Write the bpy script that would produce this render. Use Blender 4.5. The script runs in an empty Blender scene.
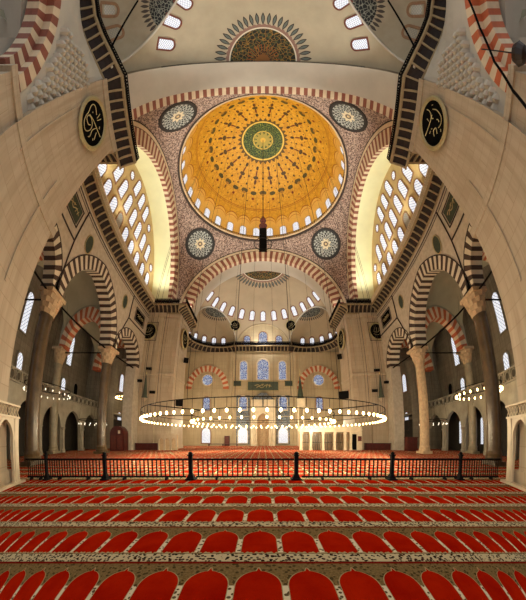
import bpy, bmesh, math, random
from math import sin, cos, pi, hypot, atan2, sqrt, radians
from mathutils import Vector, Matrix
random.seed(7)
S = bpy.context.scene
COL = S.collection

# ------------------------------------------------------------------ helpers
def lin(h):
    h = h.lstrip('#')
    o = []
    for i in (0, 2, 4):
        v = int(h[i:i+2], 16) / 255
        o.append(v / 12.92 if v <= .04045 else ((v + .055) / 1.055) ** 2.4)
    return (o[0], o[1], o[2], 1)

class E:
    """a value in a node tree, with arithmetic"""
    def __init__(s, nt, sock): s.nt, s.s = nt, sock
    def m(s, op, *a, clamp=False):
        n = s.nt.nodes.new('ShaderNodeMath'); n.operation = op; n.use_clamp = clamp
        for i, v in enumerate((s,) + a):
            if isinstance(v, E): s.nt.links.new(v.s, n.inputs[i])
            else: n.inputs[i].default_value = v
        return E(s.nt, n.outputs[0])
    def __add__(s, o): return s.m('ADD', o)
    __radd__ = __add__
    def __sub__(s, o): return s.m('SUBTRACT', o)
    def __rsub__(s, o): return (s * -1) + o
    def __mul__(s, o): return s.m('MULTIPLY', o)
    __rmul__ = __mul__
    def __truediv__(s, o): return s.m('DIVIDE', o)
    def fr(s): return s.m('FRACT')
    def ab(s): return s.m('ABSOLUTE')
    def sn(s): return s.m('SINE')
    def lt(s, o): return s.m('LESS_THAN', o)
    def gt(s, o): return s.m('GREATER_THAN', o)
    def mn(s, o): return s.m('MINIMUM', o)
    def mx(s, o): return s.m('MAXIMUM', o)
    def inv(s): return 1 - s
    def soft(s, a, b):                                   # 0 below a, 1 above b
        return ((s - a) / (b - a)).m('ADD', 0.0, clamp=True)

class Mat:
    def __init__(s, name, rough=.8, metal=0.0):
        s.m = bpy.data.materials.new(name); s.m.use_nodes = True
        s.nt = s.m.node_tree
        s.b = s.nt.nodes['Principled BSDF']
        s.b.inputs['Roughness'].default_value = rough
        s.b.inputs['Metallic'].default_value = metal
    def node(s, t, **k):
        n = s.nt.nodes.new(t)
        for a, v in k.items(): setattr(n, a, v)
        return n
    def xyz(s, kind='POS'):
        if kind == 'POS': o = s.node('ShaderNodeNewGeometry').outputs['Position']
        elif kind == 'UV': o = s.node('ShaderNodeTexCoord').outputs['UV']
        else: o = s.node('ShaderNodeTexCoord').outputs['Object']
        p = s.node('ShaderNodeSeparateXYZ'); s.nt.links.new(o, p.inputs[0])
        return [E(s.nt, p.outputs[i]) for i in range(3)]
    def vec(s, x, y, z=0.0):
        c = s.node('ShaderNodeCombineXYZ')
        for i, v in enumerate((x, y, z)):
            if isinstance(v, E): s.nt.links.new(v.s, c.inputs[i])
            else: c.inputs[i].default_value = v
        return c.outputs[0]
    def noise(s, v, scale, detail=3, rough=.6):
        n = s.node('ShaderNodeTexNoise'); n.inputs['Scale'].default_value = scale
        n.inputs['Detail'].default_value = detail; n.inputs['Roughness'].default_value = rough
        if v is not None: s.nt.links.new(v, n.inputs['Vector'])
        return E(s.nt, n.outputs[0])
    def voro(s, v, scale, feature='F1', rnd=1.0):
        n = s.node('ShaderNodeTexVoronoi', feature=feature); n.inputs['Scale'].default_value = scale
        n.inputs['Randomness'].default_value = rnd
        s.nt.links.new(v, n.inputs['Vector'])
        return E(s.nt, n.outputs['Distance'])
    def mix(s, a, b, f):
        n = s.node('ShaderNodeMix', data_type='RGBA')
        if isinstance(f, E): s.nt.links.new(f.s, n.inputs[0])
        else: n.inputs[0].default_value = f
        for v, i in ((a, 6), (b, 7)):
            if isinstance(v, str): n.inputs[i].default_value = lin(v)
            elif isinstance(v, tuple): n.inputs[i].default_value = v
            else: s.nt.links.new(v, n.inputs[i])
        return n.outputs[2]
    def col(s, c):
        if isinstance(c, str): s.b.inputs['Base Color'].default_value = lin(c)
        else: s.nt.links.new(c, s.b.inputs['Base Color'])
        return s
    def bump(s, h, strength=.3, dist=.05):
        n = s.node('ShaderNodeBump'); n.inputs['Strength'].default_value = strength; n.inputs['Distance'].default_value = dist
        s.nt.links.new(h.s, n.inputs['Height']); s.nt.links.new(n.outputs[0], s.b.inputs['Normal'])
    def emit(s, c, k):
        if isinstance(c, str): s.b.inputs['Emission Color'].default_value = lin(c)
        else: s.nt.links.new(c, s.b.inputs['Emission Color'])
        if isinstance(k, E): s.nt.links.new(k.s, s.b.inputs['Emission Strength'])
        else: s.b.inputs['Emission Strength'].default_value = k
        return s

def plain(name, c, rough=.75, var=.12, scale=2.0, metal=0.0):
    M = Mat(name, rough, metal)
    x, y, z = M.xyz()
    n = M.noise(M.vec(x, y, z), scale, 4)
    a = lin(c)
    d = tuple(v * (1 - var * 1.6) for v in a[:3]) + (1,)
    l = tuple(min(1, v * (1 + var)) for v in a[:3]) + (1,)
    return M.col(M.mix(d, l, n.soft(.3, .7))).m

def stone(name, c, c2, bw=1.5, bh=.62, joint='#6b5a44', rough=.55, js=.5):
    M = Mat(name, rough)
    x, y, z = M.xyz()
    br = M.node('ShaderNodeTexBrick')
    br.inputs['Scale'].default_value = 1.0
    br.inputs['Brick Width'].default_value = bw; br.inputs['Row Height'].default_value = bh
    br.inputs['Mortar Size'].default_value = .012
    br.inputs['Color1'].default_value = lin(c); br.inputs['Color2'].default_value = lin(c2)
    br.inputs['Mortar'].default_value = lin(joint)
    M.nt.links.new(M.vec(x + y, z), br.inputs['Vector'])
    n = M.noise(M.vec(x * .6, y * .6, z * .25), 1.3, 6, .7)
    st = M.noise(M.vec(x * 3, y * 3, z * .22), 1.0, 4, .7)
    v = M.mix(br.outputs['Color'], c2, n.soft(.35, .75) * .6)
    v = M.mix(v, joint, st.soft(.42, .75) * .8)
    M.col(v)
    return M.m

class MB:
    def __init__(s, xf=None): s.v, s.f, s.mi, s.uv, s.xf = [], [], [], [], xf or (lambda p: p)
    def P(s, p): s.v.append(tuple(s.xf(p))); return len(s.v) - 1
    def face(s, pts, mi=0, uv=None):
        s.f.append([s.P(p) for p in pts]); s.mi.append(mi); s.uv.append(uv)
    def box(s, x0, x1, y0, y1, z0, z1, mi=0):
        q = [(x, y, z) for z in (z0, z1) for x, y in ((x0, y0), (x1, y0), (x1, y1), (x0, y1))]
        b = len(s.v)
        for p in q: s.P(p)
        for f in ((0, 3, 2, 1), (4, 5, 6, 7), (0, 1, 5, 4), (1, 2, 6, 5), (2, 3, 7, 6), (3, 0, 4, 7)):
            s.f.append([b + i for i in f]); s.mi.append(mi); s.uv.append(None)
    def prism(s, poly, z0, z1, mi=0, top=None):
        top = top or poly; n = len(poly)
        b = len(s.v)
        for p in poly: s.P((p[0], p[1], z0))
        for p in top: s.P((p[0], p[1], z1))
        for i in range(n):
            j = (i + 1) % n
            s.f.append([b + i, b + j, b + n + j, b + n + i]); s.mi.append(mi); s.uv.append(None)
        s.f.append([b + i for i in range(n)][::-1]); s.mi.append(mi); s.uv.append(None)
        s.f.append([b + n + i for i in range(n)]); s.mi.append(mi); s.uv.append(None)
    def grid(s, fn, nu, nv, mi=0, uv=True):
        b = len(s.v)
        for j in range(nv + 1):
            for i in range(nu + 1): s.P(fn(i / nu, j / nv))
        for j in range(nv):
            for i in range(nu):
                a = b + j * (nu + 1) + i
                s.f.append([a, a + 1, a + nu + 2, a + nu + 1]); s.mi.append(mi)
                s.uv.append([(i / nu, j / nv), ((i + 1) / nu, j / nv), ((i + 1) / nu, (j + 1) / nv), (i / nu, (j + 1) / nv)] if uv else None)
    def tube(s, pts, r, n=6, mi=0, closed=False):
        pts = [Vector(p) for p in pts]; b = len(s.v); N = len(pts)
        for i, p in enumerate(pts):
            if closed: d = pts[(i + 1) % N] - pts[i - 1]
            else: d = pts[min(i + 1, N - 1)] - pts[max(i - 1, 0)]
            d.normalize()
            up = Vector((0, 0, 1)) if abs(d.z) < .9 else Vector((1, 0, 0))
            a = d.cross(up).normalized(); c = a.cross(d)
            for k in range(n):
                t = 2 * pi * k / n
                s.P(p + a * r * cos(t) + c * r * sin(t))
        for i in range(N if closed else N - 1):
            for k in range(n):
                j = (i + 1) % N
                s.f.append([b + i*n + k, b + i*n + (k+1) % n, b + j*n + (k+1) % n, b + j*n + k]); s.mi.append(mi); s.uv.append(None)
        if not closed:
            s.f.append([b + k for k in range(n)]); s.mi.append(mi); s.uv.append(None)
            s.f.append([b + (N-1)*n + k for k in range(n)]); s.mi.append(mi); s.uv.append(None)
    def lathe(s, prof, c=(0, 0, 0), n=16, mi=0, sq=0.0, a0=0, a1=2*pi):
        b = len(s.v); full = abs(a1 - a0 - 2*pi) < 1e-6; m = n if full else n + 1
        for r, z in prof:
            for k in range(m):
                t = a0 + (a1 - a0) * k / n
                s.P((c[0] + r * cos(t), c[1] + r * sin(t), c[2] + z))
        for i in range(len(prof) - 1):
            for k in range(n):
                k2 = (k + 1) % m
                s.f.append([b + i*m + k, b + i*m + k2, b + (i+1)*m + k2, b + (i+1)*m + k]); s.mi.append(mi); s.uv.append(None)
    def arch(s, F, pin, pout, d0, d1, nv, sub=2, mats=(0, 1), dsplit=None, mplain=2, back=False, ext=False):
        N = nv * sub
        for i in range(N):
            t0, t1 = i / N, (i + 1) / N; mi = mats[(i // sub) % 2]
            a, b, c, d = pin(t0), pout(t0), pout(t1), pin(t1)
            s.face([F(*a, d0), F(*b, d0), F(*c, d0), F(*d, d0)], mi)
            ds = d1 if dsplit is None else dsplit
            s.face([F(*a, d0), F(*d, d0), F(*d, ds), F(*a, ds)], mi)
            if dsplit is not None: s.face([F(*a, ds), F(*d, ds), F(*d, d1), F(*a, d1)], mplain)
            if back: s.face([F(*a, d1), F(*b, d1), F(*c, d1), F(*d, d1)], mi)
            if ext: s.face([F(*b, d0), F(*c, d0), F(*c, d1), F(*b, d1)], mi)
        for t in (0, 1):
            a, b = pin(t), pout(t)
            s.face([F(*a, d0), F(*b, d0), F(*b, d1), F(*a, d1)], mats[0])
    def wall(s, F, u0, u1, v0, v1, ops, d, mi=0, N=20):
        """a wall from u0 to u1 with arched openings (centre, springing, profile, half span)"""
        u = u0
        for uc, vs, pf, h in sorted(ops, key=lambda o: o[0]):
            s.face([F(u, v0, d), F(uc - h, v0, d), F(uc - h, v1, d), F(u, v1, d)], mi)
            for i in range(N):
                a, b = pf(i / N), pf((i + 1) / N)
                s.face([F(uc + a[0], vs + a[1], d), F(uc + b[0], vs + b[1], d), F(uc + b[0], v1, d), F(uc + a[0], v1, d)], mi)
            u = uc + h
        s.face([F(u, v0, d), F(u1, v0, d), F(u1, v1, d), F(u, v1, d)], mi)
    def mesh(s, name, mats, smooth=False, weld=False):
        me = bpy.data.meshes.new(name)
        me.from_pydata(s.v, [], s.f)
        for m in mats: me.materials.append(m)
        me.polygons.foreach_set('material_index', s.mi)
        if any(u for u in s.uv):
            L = me.uv_layers.new(name='UVMap'); k = 0
            for f, u in zip(s.f, s.uv):
                for i in range(len(f)):
                    L.data[k].uv = u[i] if u else (0, 0); k += 1
        if weld or smooth:
            bm = bmesh.new(); bm.from_mesh(me)
            bmesh.ops.remove_doubles(bm, verts=bm.verts, dist=1e-4)
            bmesh.ops.recalc_face_normals(bm, faces=bm.faces)
            bm.to_mesh(me); bm.free()
        if smooth:
            me.polygons.foreach_set('use_smooth', [True] * len(me.polygons))
        me.update()
        return me
    def build(s, name, mats, parent=None, smooth=False, weld=False):
        o = bpy.data.objects.new(name, s.mesh(name, mats, smooth, weld)); COL.objects.link(o)
        if parent is not None: o.parent = parent
        return o

def pf(s, h):                                           # arch profile of half span s and rise h
    if h <= s * 1.02:
        return lambda t: (-s * cos(pi * t), h * sin(pi * t))
    R = (s*s + h*h) / (2*s); c = R - s; fm = atan2(h, c)
    def f(t):
        if t <= .5: a = 2*t*fm; return (c - R*cos(a), R*sin(a))
        a = 2*(1-t)*fm; return (-(c - R*cos(a)), R*sin(a))
    return f
def off(p, u, v): return lambda t: (p(t)[0] + u, p(t)[1] + v)

def struct(o, kind='structure'): o['kind'] = kind; return o
def tag(o, label, cat, group=None):
    o['label'] = label; o['category'] = cat
    if group: o['group'] = group
    return o
def empty(name, loc, rz=0):
    o = bpy.data.objects.new(name, None); COL.objects.link(o)
    o.location = loc; o.rotation_euler = (0, 0, rz); o.empty_display_size = .3
    return o
def copy_tree(o, parent=None):
    c = o.copy(); COL.objects.link(c)
    if parent is not None: c.parent = parent
    for ch in list(o.children): copy_tree(ch, c)
    return c
def inst(name, me, parent=None, mat=None):
    o = bpy.data.objects.new(name, me); COL.objects.link(o)
    if parent is not None: o.parent = parent
    if mat is not None: o.matrix_world = mat
    return o
def frame(o, n, up):                                    # local x right, y up, z towards the viewer (n)
    n = Vector(n).normalized(); up = Vector(up); up = (up - n * up.dot(n)).normalized(); x = up.cross(n)
    M = Matrix((x, up, n)).transposed().to_4x4(); M.translation = Vector(o); return M
def smoothline(pts, k=5):
    out = []
    P = [Vector(p) for p in pts]; P = [P[0]] + P + [P[-1]]
    for i in range(1, len(P) - 2):
        for j in range(k):
            t = j / k
            out.append(.5 * ((2*P[i]) + (P[i+1]-P[i-1])*t + (2*P[i-1]-5*P[i]+4*P[i+1]-P[i+2])*t*t + (3*P[i]-P[i-1]-3*P[i+1]+P[i+2])*t**3))
    out.append(P[-2]); return out

# ------------------------------------------------------------------ materials
m_stone = stone('pier_stone', '#b6a58d', '#ad9b82', joint='#97866d')
m_wall = stone('qibla_stone', '#bba886', '#b29f7d', 1.6, .7, '#9c8b6c')
m_grey = stone('aisle_stone', '#8d8270', '#7c715f', 1.2, .55, '#57503f')
m_vault = plain('vault_plaster', '#b9b1a2', .8, .06, .35)
m_shade = plain('dark_dado', '#2e281f', .7, .2, 3)  # gallery shade put into the colour
m_gal = plain('gallery_marble', '#a39a86', .5, .15, 1.0)
m_cream = plain('soffit_cream', '#dedbb0', .5, .04, .5)
m_tymp = plain('tympanum_plaster', '#c3a978', .7, .08, .6)
m_aisle = plain('aisle_vault_plaster', '#9a9680', .8, .08, .5)
m_red = plain('voussoir_red', '#874f3e', .7, .15, 1.2)
m_white = plain('voussoir_cream', '#d3bfa0', .7, .1, 1.2)
m_orange = plain('voussoir_orange', '#b9603a', .7, .12, 1.2)
m_dark = plain('voussoir_dark', '#3d2a20', .7, .15, 1.2)
m_pale = plain('voussoir_pale', '#cbbfa8', .7, .1, 1.2)
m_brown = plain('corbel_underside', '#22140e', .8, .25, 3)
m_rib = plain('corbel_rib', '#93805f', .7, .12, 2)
m_black = plain('black_iron', '#0c0a09', .8, .1, 5); m_black.node_tree.nodes['Principled BSDF'].inputs['Specular IOR Level'].default_value = .1
m_iron = plain('brown_iron', '#221510', .5, .15, 5, .2)
m_marble = plain('white_marble', '#d4c3a4', .35, .1, 1.5)
m_wood = plain('dark_red_wood', '#4a160d', .4, .25, 4)
m_gran = plain('porphyry', '#57462f', .3, .25, 1.8)
m_gran2 = plain('grey_column', '#94886f', .4, .15, 2)
m_cap = plain('capital_stone', '#b59a77', .7, .15, 4)
m_gold = plain('gilt', '#c4b27c', .5, .1, 6)
m_rim = plain('roundel_rim', '#a39468', .5, .1, 6)
m_disc = plain('roundel_black', '#0a0b0a', .95, .3, 4); m_disc.node_tree.nodes['Principled BSDF'].inputs['Specular IOR Level'].default_value = .05
m_teal = plain('dark_green_panel', '#2c3a2c', .5, .3, 5)
m_line = plain('dark_outline', '#2e2019', .7, .1, 5)
m_wframe = plain('window_frame_brown', '#8d6a4c', .7, .12, 5)
m_wred = plain('window_frame_red', '#6d3a2c', .7, .15, 6)
def tile_mat():
    M = Mat('blue_grey_tile', .4)
    x, y, z = M.xyz()
    v = M.voro(M.vec(x, z), 3.0); n = M.noise(M.vec(x, z), 2.0, 3)
    c = M.mix('#26313b', '#66707a', v.soft(.2, .5)); c = M.mix(c, '#5c5244', n.soft(.5, .62))
    c = M.mix(c, '#a39a86', ((z / 1.9).fr() - .5).ab().gt(.46))
    return M.col(c).m
m_bluegrey = tile_mat()
m_cone = plain('green_spire', '#3c4636', .5, .2, 4)
m_spandrel = plain('spandrel_plaster', '#b3a794', .75, .12, 2.5)
m_glass = Mat('lamp_glass', .2).col('#fff1cf').emit('#ffd48a', 14).m
m_glass_off = Mat('lamp_glass_dim', .2).col('#fff6e6').emit('#fff3d8', 1.6).m
m_sign = plain('notice_brown', '#5a2315', .6, .2, 5)

def lattice(name, c, k, s=7.0, w=.16):
    M = Mat(name, .3)
    x, y, z = M.xyz('OBJ')
    a = ((x * 1.0 + y) * s).fr().lt(w); b = ((x * 1.0 - y) * s).fr().lt(w)
    g = a.mx(b)
    M.col('#777777'); M.emit(c, (1 - g * .7) * k)
    return M.m
m_pane = lattice('daylight_pane', '#f3f6ff', 1.05, 2.6, .22)
m_pane2 = lattice('daylight_pane_fine', '#eef1fa', 1.1, 3.6, .24)
m_grille = lattice('stone_grille_pane', '#b39b6c', .28, 3.4, .4)
def stained(name):
    M = Mat(name, .3)
    x, y, z = M.xyz('OBJ')
    v = M.voro(M.vec(x, y), 3.2, 'DISTANCE_TO_EDGE'); k = M.voro(M.vec(x, y), 7.0)
    n = M.noise(M.vec(x, y), 2.3, 2)
    c = M.mix('#16245e', '#4a6bb8', k.soft(.15, .5))
    c = M.mix(c, '#8a5a3a', n.soft(.56, .64))
    c = M.mix(c, '#eef0f4', v.lt(.09))
    c = M.mix(c, '#e8ecf2', k.lt(.16))
    M.col('#20242c'); M.emit(c, .6)
    return M.m
m_stain = stained('stained_glass')

def pendentive_mat():
    M = Mat('pendentive_paint', .75)
    x, y, z = M.xyz()
    v = M.voro(M.vec(x, y, z), 4.2); n = M.noise(M.vec(x, y, z), 5, 3)
    c = M.mix('#4f342d', '#a78f80', v.soft(.25, .6))
    c = M.mix(c, '#2c2120', n.soft(.5, .62) * .75)
    return M.col(c).m
m_pend = pendentive_mat()

def roundel_mat():
    M = Mat('arabesque_roundel', .6)
    x, y, z = M.xyz('OBJ')
    r = (x * x + y * y).m('SQRT'); a = y.m('ARCTAN2', x)
    k = M.voro(M.vec(x, y), 4.2, 'DISTANCE_TO_EDGE'); w = (a * 10 + r * 5.0).sn()
    w2 = (a * 10 - r * 7.0).sn()
    tr = w.ab().lt(.27).mx(w2.ab().lt(.27)) * r.gt(.5) * r.lt(1.68)
    c = M.mix('#171d20', '#b2b6b0', tr * .85)
    c = M.mix(c, '#b9b4a6', k.lt(.04) * r.lt(1.68) * .6)
    petal = ((a * 8).sn() * .12 + r).lt(.62)
    c = M.mix(c, '#c4b596', petal)
    c = M.mix(c, '#4a3a34', ((a * 16).sn() * .05 + r).lt(.32))
    c = M.mix(c, '#b9a37a', r.lt(.16))
    c = M.mix(c, '#1a1512', r.gt(1.72))
    return M.col(c).m
m_roundel = roundel_mat()

def dome_mat():
    M = Mat('gilt_dome_paint', .55)
    x, y, z = M.xyz()
    r = (x * x + y * y).m('SQRT'); a = y.m('ARCTAN2', x) / (2 * pi) + .5
    el = (z - 36.4).m('ARCTAN2', r) / (pi / 2)           # 0 at the drum, 1 at the crown
    n = M.noise(M.vec(x, y, z), 1.2, 4)
    f = M.noise(M.vec(x, y, z), 2.6, 3)
    c = M.mix('#c99424', '#dcab38', n.soft(.3, .7))
    c = M.mix(c, '#c07a1c', f.soft(.55, .72) * .55)
    fil = M.voro(M.vec(x, y, z), 1.1, 'DISTANCE_TO_EDGE'); fi2 = M.voro(M.vec(x, y, z), 2.7)
    c = M.mix(c, '#a8691a', fil.lt(.05) * .45)
    c = M.mix(c, '#8f6a20', fi2.lt(.2) * .45)
    def motif(c, N, ph, e0, wa, we, colr):
        u = ((a * N + ph).fr() - .5) * (2 * pi / N)
        du = u * (el * (pi / 2)).m('COSINE') * 13.0
        dv = (el - e0) * 20.4
        d = (du * du / (wa * wa) + dv * dv / (we * we)) * .62 + (f - .5) * 1.1
        return M.mix(c, colr, d.lt(1.0))
    N = 16
    for e0, ph, wa, we, colr in ((.70, 0, .22, .34, '#3a2a12'), (.645, 0, .13, .5, '#6d3512'), (.6, 0, .42, .3, '#4d3a18'), (.555, 0, .2, .42, '#5a3312'),
                                 (.60, .5, .17, .2, '#5a3a14'), (.66, .5, .14, .16, '#45330f'), (.45, .5, .55, .4, '#57491f'), (.43, .5, .28, .2, '#a8782a'), (.39, .5, .12, .34, '#6d4a16'),
                                 (.44, 0, .48, .32, '#4a4420'), (.38, 0, .2, .22, '#7a3312'), (.52, .5, .15, .2, '#45330f'), (.5, 0, .16, .16, '#5a3a14')):
        c = motif(c, N, ph, e0, wa, we, colr)
    for e0, ph, wa in ((.33, .25, .12), (.35, .75, .12), (.71, .5, .1), (.48, .25, .1), (.48, .75, .1), (.57, .25, .1), (.57, .75, .1), (.3, 0, .1)):
        c = motif(c, N, ph, e0, wa, wa, '#5a3f18')
    # band and arches over the drum windows
    c = M.mix(c, '#a86a20', ((el - .27).ab()).lt(.004))
    c = M.mix(c, '#a86a20', ((el - .255).ab()).lt(.003))
    u = ((a * 32).fr() - .5) * 2.0
    arc = (1 - u * u).mx(0).m('SQRT')
    head = arc * .085 + .1
    c = M.mix(c, '#eac06a', el.lt(head) * .6)
    c = M.mix(c, '#a5651d', ((el - head).ab()).lt(.006))
    c = M.mix(c, '#bf7f2b', ((el - head * .8).ab()).lt(.004))
    # medallion
    rm = r / 4.2
    flame = ((a * 32).fr() - .5).ab() * 2
    c = M.mix(c, '#5b4413', (rm + flame * .16).lt(1.22))
    c = M.mix(c, '#e2c25a', rm.lt(1.02))
    g = M.voro(M.vec(x, y), 2.6, 'DISTANCE_TO_EDGE')
    gn = M.noise(M.vec(x, y), 3.5, 3)
    green = M.mix('#1d3a14', '#7f8c38', g.lt(.05))
    green = M.mix(green, '#17300f', gn.soft(.55, .65) * .6)
    c = M.mix(c, green, rm.lt(.95))
    c = M.mix(c, '#c9b04c', ((rm - .46).ab()).lt(.03))
    rays = ((a * 12 * 2 * pi).sn() * .1 + rm).lt(.4)
    c = M.mix(c, '#a89a45', rays)
    c = M.mix(c, '#d8b245', rm.lt(.13))
    return M.col(c).m
m_dome = dome_mat()

def semidome_mat(name, cy, base, petal_r=5.6):
    M = Mat(name, .8)
    x, y, z = M.xyz()
    yy = y - cy
    r = (x * x + yy * yy).m('SQRT'); a = yy.m('ARCTAN2', x) / (2 * pi) + .5
    n = M.noise(M.vec(x, y, z), .5, 4)
    b = lin(base); b2 = tuple(v * .86 for v in b[:3]) + (1,)
    c = M.mix(b2, base, n.soft(.3, .7))
    on = z.gt(28.0)
    t = ((a * 46).fr() - .5).ab() * 2                    # petals round the half medallion
    k = (r - 4.3) / 1.35                                  # 0..1 along the petal
    wdt = (k * pi).sn() * .62 + .06
    pet = t.lt(wdt) * k.gt(0) * k.lt(1)
    core = t.lt(wdt - .3) * k.gt(.1) * k.lt(.85)
    c = M.mix(c, '#37302c', pet * on)
    c = M.mix(c, '#5d6660', core * on)
    rim = ((a * 46 * 2 * pi).sn() * .06 + r).lt(4.35)
    c = M.mix(c, '#8a6a5d', rim * on)
    v = M.voro(M.vec(x, y), 2.4, 'DISTANCE_TO_EDGE')
    d = M.mix('#1d1c14', '#8c6a2c', v.lt(.06))
    d = M.mix(d, '#3c4a2c', M.noise(M.vec(x, y), 2.2, 2).soft(.5, .6) * .7)
    d = M.mix(d, '#8a4a1c', ((a * 28).fr() - .5 ).ab().lt(.12) * r.gt(.7) * r.lt(2.0))
    c = M.mix(c, '#d8cfba', r.lt(4.0) * on)
    c = M.mix(c, d, r.lt(3.85) * on)
    c = M.mix(c, '#7d5124', r.lt(.8) * on)
    return M.col(c).m
m_semi_far = semidome_mat('far_semidome_paint', 17.6, '#a8967a')
m_semi_near = semidome_mat('near_semidome_paint', -17.6, '#b3a88f')
def exedra_mat(name, cx, cy, base):
    M = Mat(name, .8)
    x, y, z = M.xyz()
    xx = x.ab() - cx; yy = y - cy
    r = (xx * xx + yy * yy).m('SQRT'); a = yy.m('ARCTAN2', xx) / (2 * pi) + .5
    c = M.mix(base, '#8f8168', M.noise(M.vec(x, y, z), .8, 3).soft(.4, .7) * .5)
    t = ((a * 40).fr() - .5).ab() * 2
    k = (r - 2.5) / .8
    c = M.mix(c, '#403832', t.lt((k * pi).sn() * .62 + .06) * k.gt(0) * k.lt(1))
    v = M.voro(M.vec(x, y), 3.0, 'DISTANCE_TO_EDGE')
    c = M.mix(c, M.mix('#17191a', '#7d7f74', v.lt(.07)), r.lt(2.5))
    return M.col(c).m
m_ex_far = exedra_mat('far_exedra_paint', 8.93, 23.5, '#a08d70')
m_ex_near = exedra_mat('near_exedra_paint', 8.93, -23.5, '#a09680')

def carpet_mat():
    M = Mat('prayer_carpet', .95)
    x, y, z = M.xyz()
    W, L = .575, 1.285
    v = ((y + 17.615) / L).fr()
    u = (((x + .05) / W + .5).fr() - .5).ab()             # 0 at the niche centre, .5 at the border
    n = M.noise(M.vec(x, y), 30, 3); n2 = M.noise(M.vec(x, y), 1.6, 4)
    fl = M.voro(M.vec(x, y), 15)
    # beige ground with small floral pattern
    g = M.mix('#604e31', '#7c6946', n.soft(.35, .65))
    g = M.mix(g, '#2c2618', fl.lt(.34) * .75)
    # niche: sides to v = .66, ogee head to v = .885
    q = ((v - .58) / .265).m('ADD', 0.0, clamp=True)
    wd = (1 - q.m('POWER', 2.2)).mx(0).m('POWER', .55) * .43
    tip = (v - .80).soft(0, .1)
    wd = wd.mx((.9 - v) * .75 * v.gt(.8))
    scal = (u * 60).sn() * .008
    base = .235 + ((u * 2 * pi * 5).sn() * .012)
    ins = u.lt(wd) * (v + scal).gt(base) * v.lt(.9)
    edge = u.lt(wd + .025) * v.gt(.215) * v.lt(.91)
    c = M.mix(g, '#c0ae86', edge * .5)
    # white dots beside each niche
    dot = u.gt(.445) * v.gt(.23) * v.lt(.6)
    c = M.mix(c, M.mix('#5a4a36', '#d8ccb0', fl.gt(.36)), dot * .85)
    red = M.mix('#8a1104', '#a41f06', n2.soft(.3, .7))
    red = M.mix(red, '#740c03', n.soft(.55, .75) * .35)
    c = M.mix(c, red, ins)
    # floral band under the niches
    bd = v.gt(.03) * v.lt(.2)
    bf = M.voro(M.vec(x, y), 19)
    bc = M.mix('#b5a88a', '#1a1817', bf.lt(.45))
    bc = M.mix(bc, '#7d3a2a', bf.lt(.14))
    c = M.mix(c, bc, bd)
    c = M.mix(c, '#6b1410', v.lt(.022).mx(v.gt(.985)))
    M.col(c)
    M.b.inputs['Specular IOR Level'].default_value = 0.0
    M.bump(n, .25, .01)
    return M.m
m_carpet = carpet_mat()

# ------------------------------------------------------------------ windows
WN = [0]; WC = {}
def shape(kind, w, h, n=12):
    if kind == 'circle': return [(w/2*cos(2*pi*i/20), w/2*sin(2*pi*i/20)) for i in range(20)]
    r = w / 2; rise = r * (1.0 if kind == 'arch' else 1.2); p = pf(r, rise)
    top = h / 2 - rise
    return [(-r, -h/2)] + [(a, top + b) for a, b in (p(i / n) for i in range(n + 1))] + [(r, -h/2)]
def win_mesh(kind, w, h, b, fm, pm):
    k = (kind, w, h, b, fm.name, pm.name)
    if k not in WC:
        si, so = shape(kind, w, h), shape(kind, w + 2*b, h + 2*b)
        f = MB(); n = len(si)
        for i in range(n):
            j = (i + 1) % n
            a, c, d, e = si[i], si[j], so[j], so[i]
            f.face([(*a, .1), (*c, .1), (*d, .1), (*e, .1)])
            f.face([(*a, .1), (*c, .1), (*c, 0), (*a, 0)])
            f.face([(*e, .1), (*d, .1), (*d, -.05), (*e, -.05)])
        p = MB(); p.face([(*q, .02) for q in si])
        WC[k] = (f.mesh('window_frame', [fm]), p.mesh('pane', [pm]))
    return WC[k]
def window(o, n, up, w, h, kind='arch', b=.14, fm=None, pm=None):
    fm, pm = fm or m_wframe, pm or m_pane
    me, pe = win_mesh(kind, w, h, b, fm, pm)
    WN[0] += 1
    f = inst('window_%d' % WN[0], me); f.matrix_world = frame(o, n, up); struct(f)
    p = inst('pane', pe, f)
    return f

# ------------------------------------------------------------------ floor and carpet
b = MB(); b.box(-30, 30, -31, 30, -.4, 0); struct(b.build('floor', [m_grey]))
b = MB(); b.box(-28.8, 28.8, -30.5, 29.0, .002, .016)
tag(b.build('carpet', [m_carpet]), 'vast red wall-to-wall carpet woven with rows of arched prayer niches', 'carpet')

ZC = 18.8          # top of the piers, foot of the walkway cornice
XA = 17.5          # arcade and tympanum plane
# ------------------------------------------------------------------ four piers and the four great arches
def quad(sx, sy): return lambda p: (sx * p[0], sy * p[1], p[2])
SIDE = {(-1, -1): 'near_left', (1, -1): 'near_right', (-1, 1): 'far_left', (1, 1): 'far_right'}
for (sx, sy), nm in SIDE.items():
    b = MB(quad(sx, sy))
    poly = [(12.4, 17.6), (12.4, 12.55), (13.0, 12.55), (13.0, 12.35), (14.9, 12.35), (14.9, 12.0), (15.6, 12.0), (15.6, 12.15), (19.4, 12.15), (19.4, 17.6)]
    b.prism(poly, 0, ZC)
    for z0, z1, e in ((0, .5, .12), (9.6, 10.0, .1), (18.2, ZC, .12)):     # base, string course and capital moulding
        b.prism([(12.4 - e, 17.6), (12.4 - e, 12.4 - e), (15.1, 12.0 - e), (19.4, 12.0 - e), (19.4, 17.6)], z0, z1)
    if sy < 0:
        b.box(12.6, 15.5, 17.6, 19.3, 0, 10.0)
        b.box(12.4, 15.6, 17.6, 19.5, 9.7, 10.1)
        b.box(12.34, 12.42, 14.0, 14.12, 6, 11.5); b.box(12.34, 12.42, 16.6, 16.7, 9.5, 15.5)
    b.box(13.9, 19.4, 13.9, 17.6, 19.85, 34.2)
    struct(b.build('wall_pier_' + nm, [m_stone]))

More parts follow.
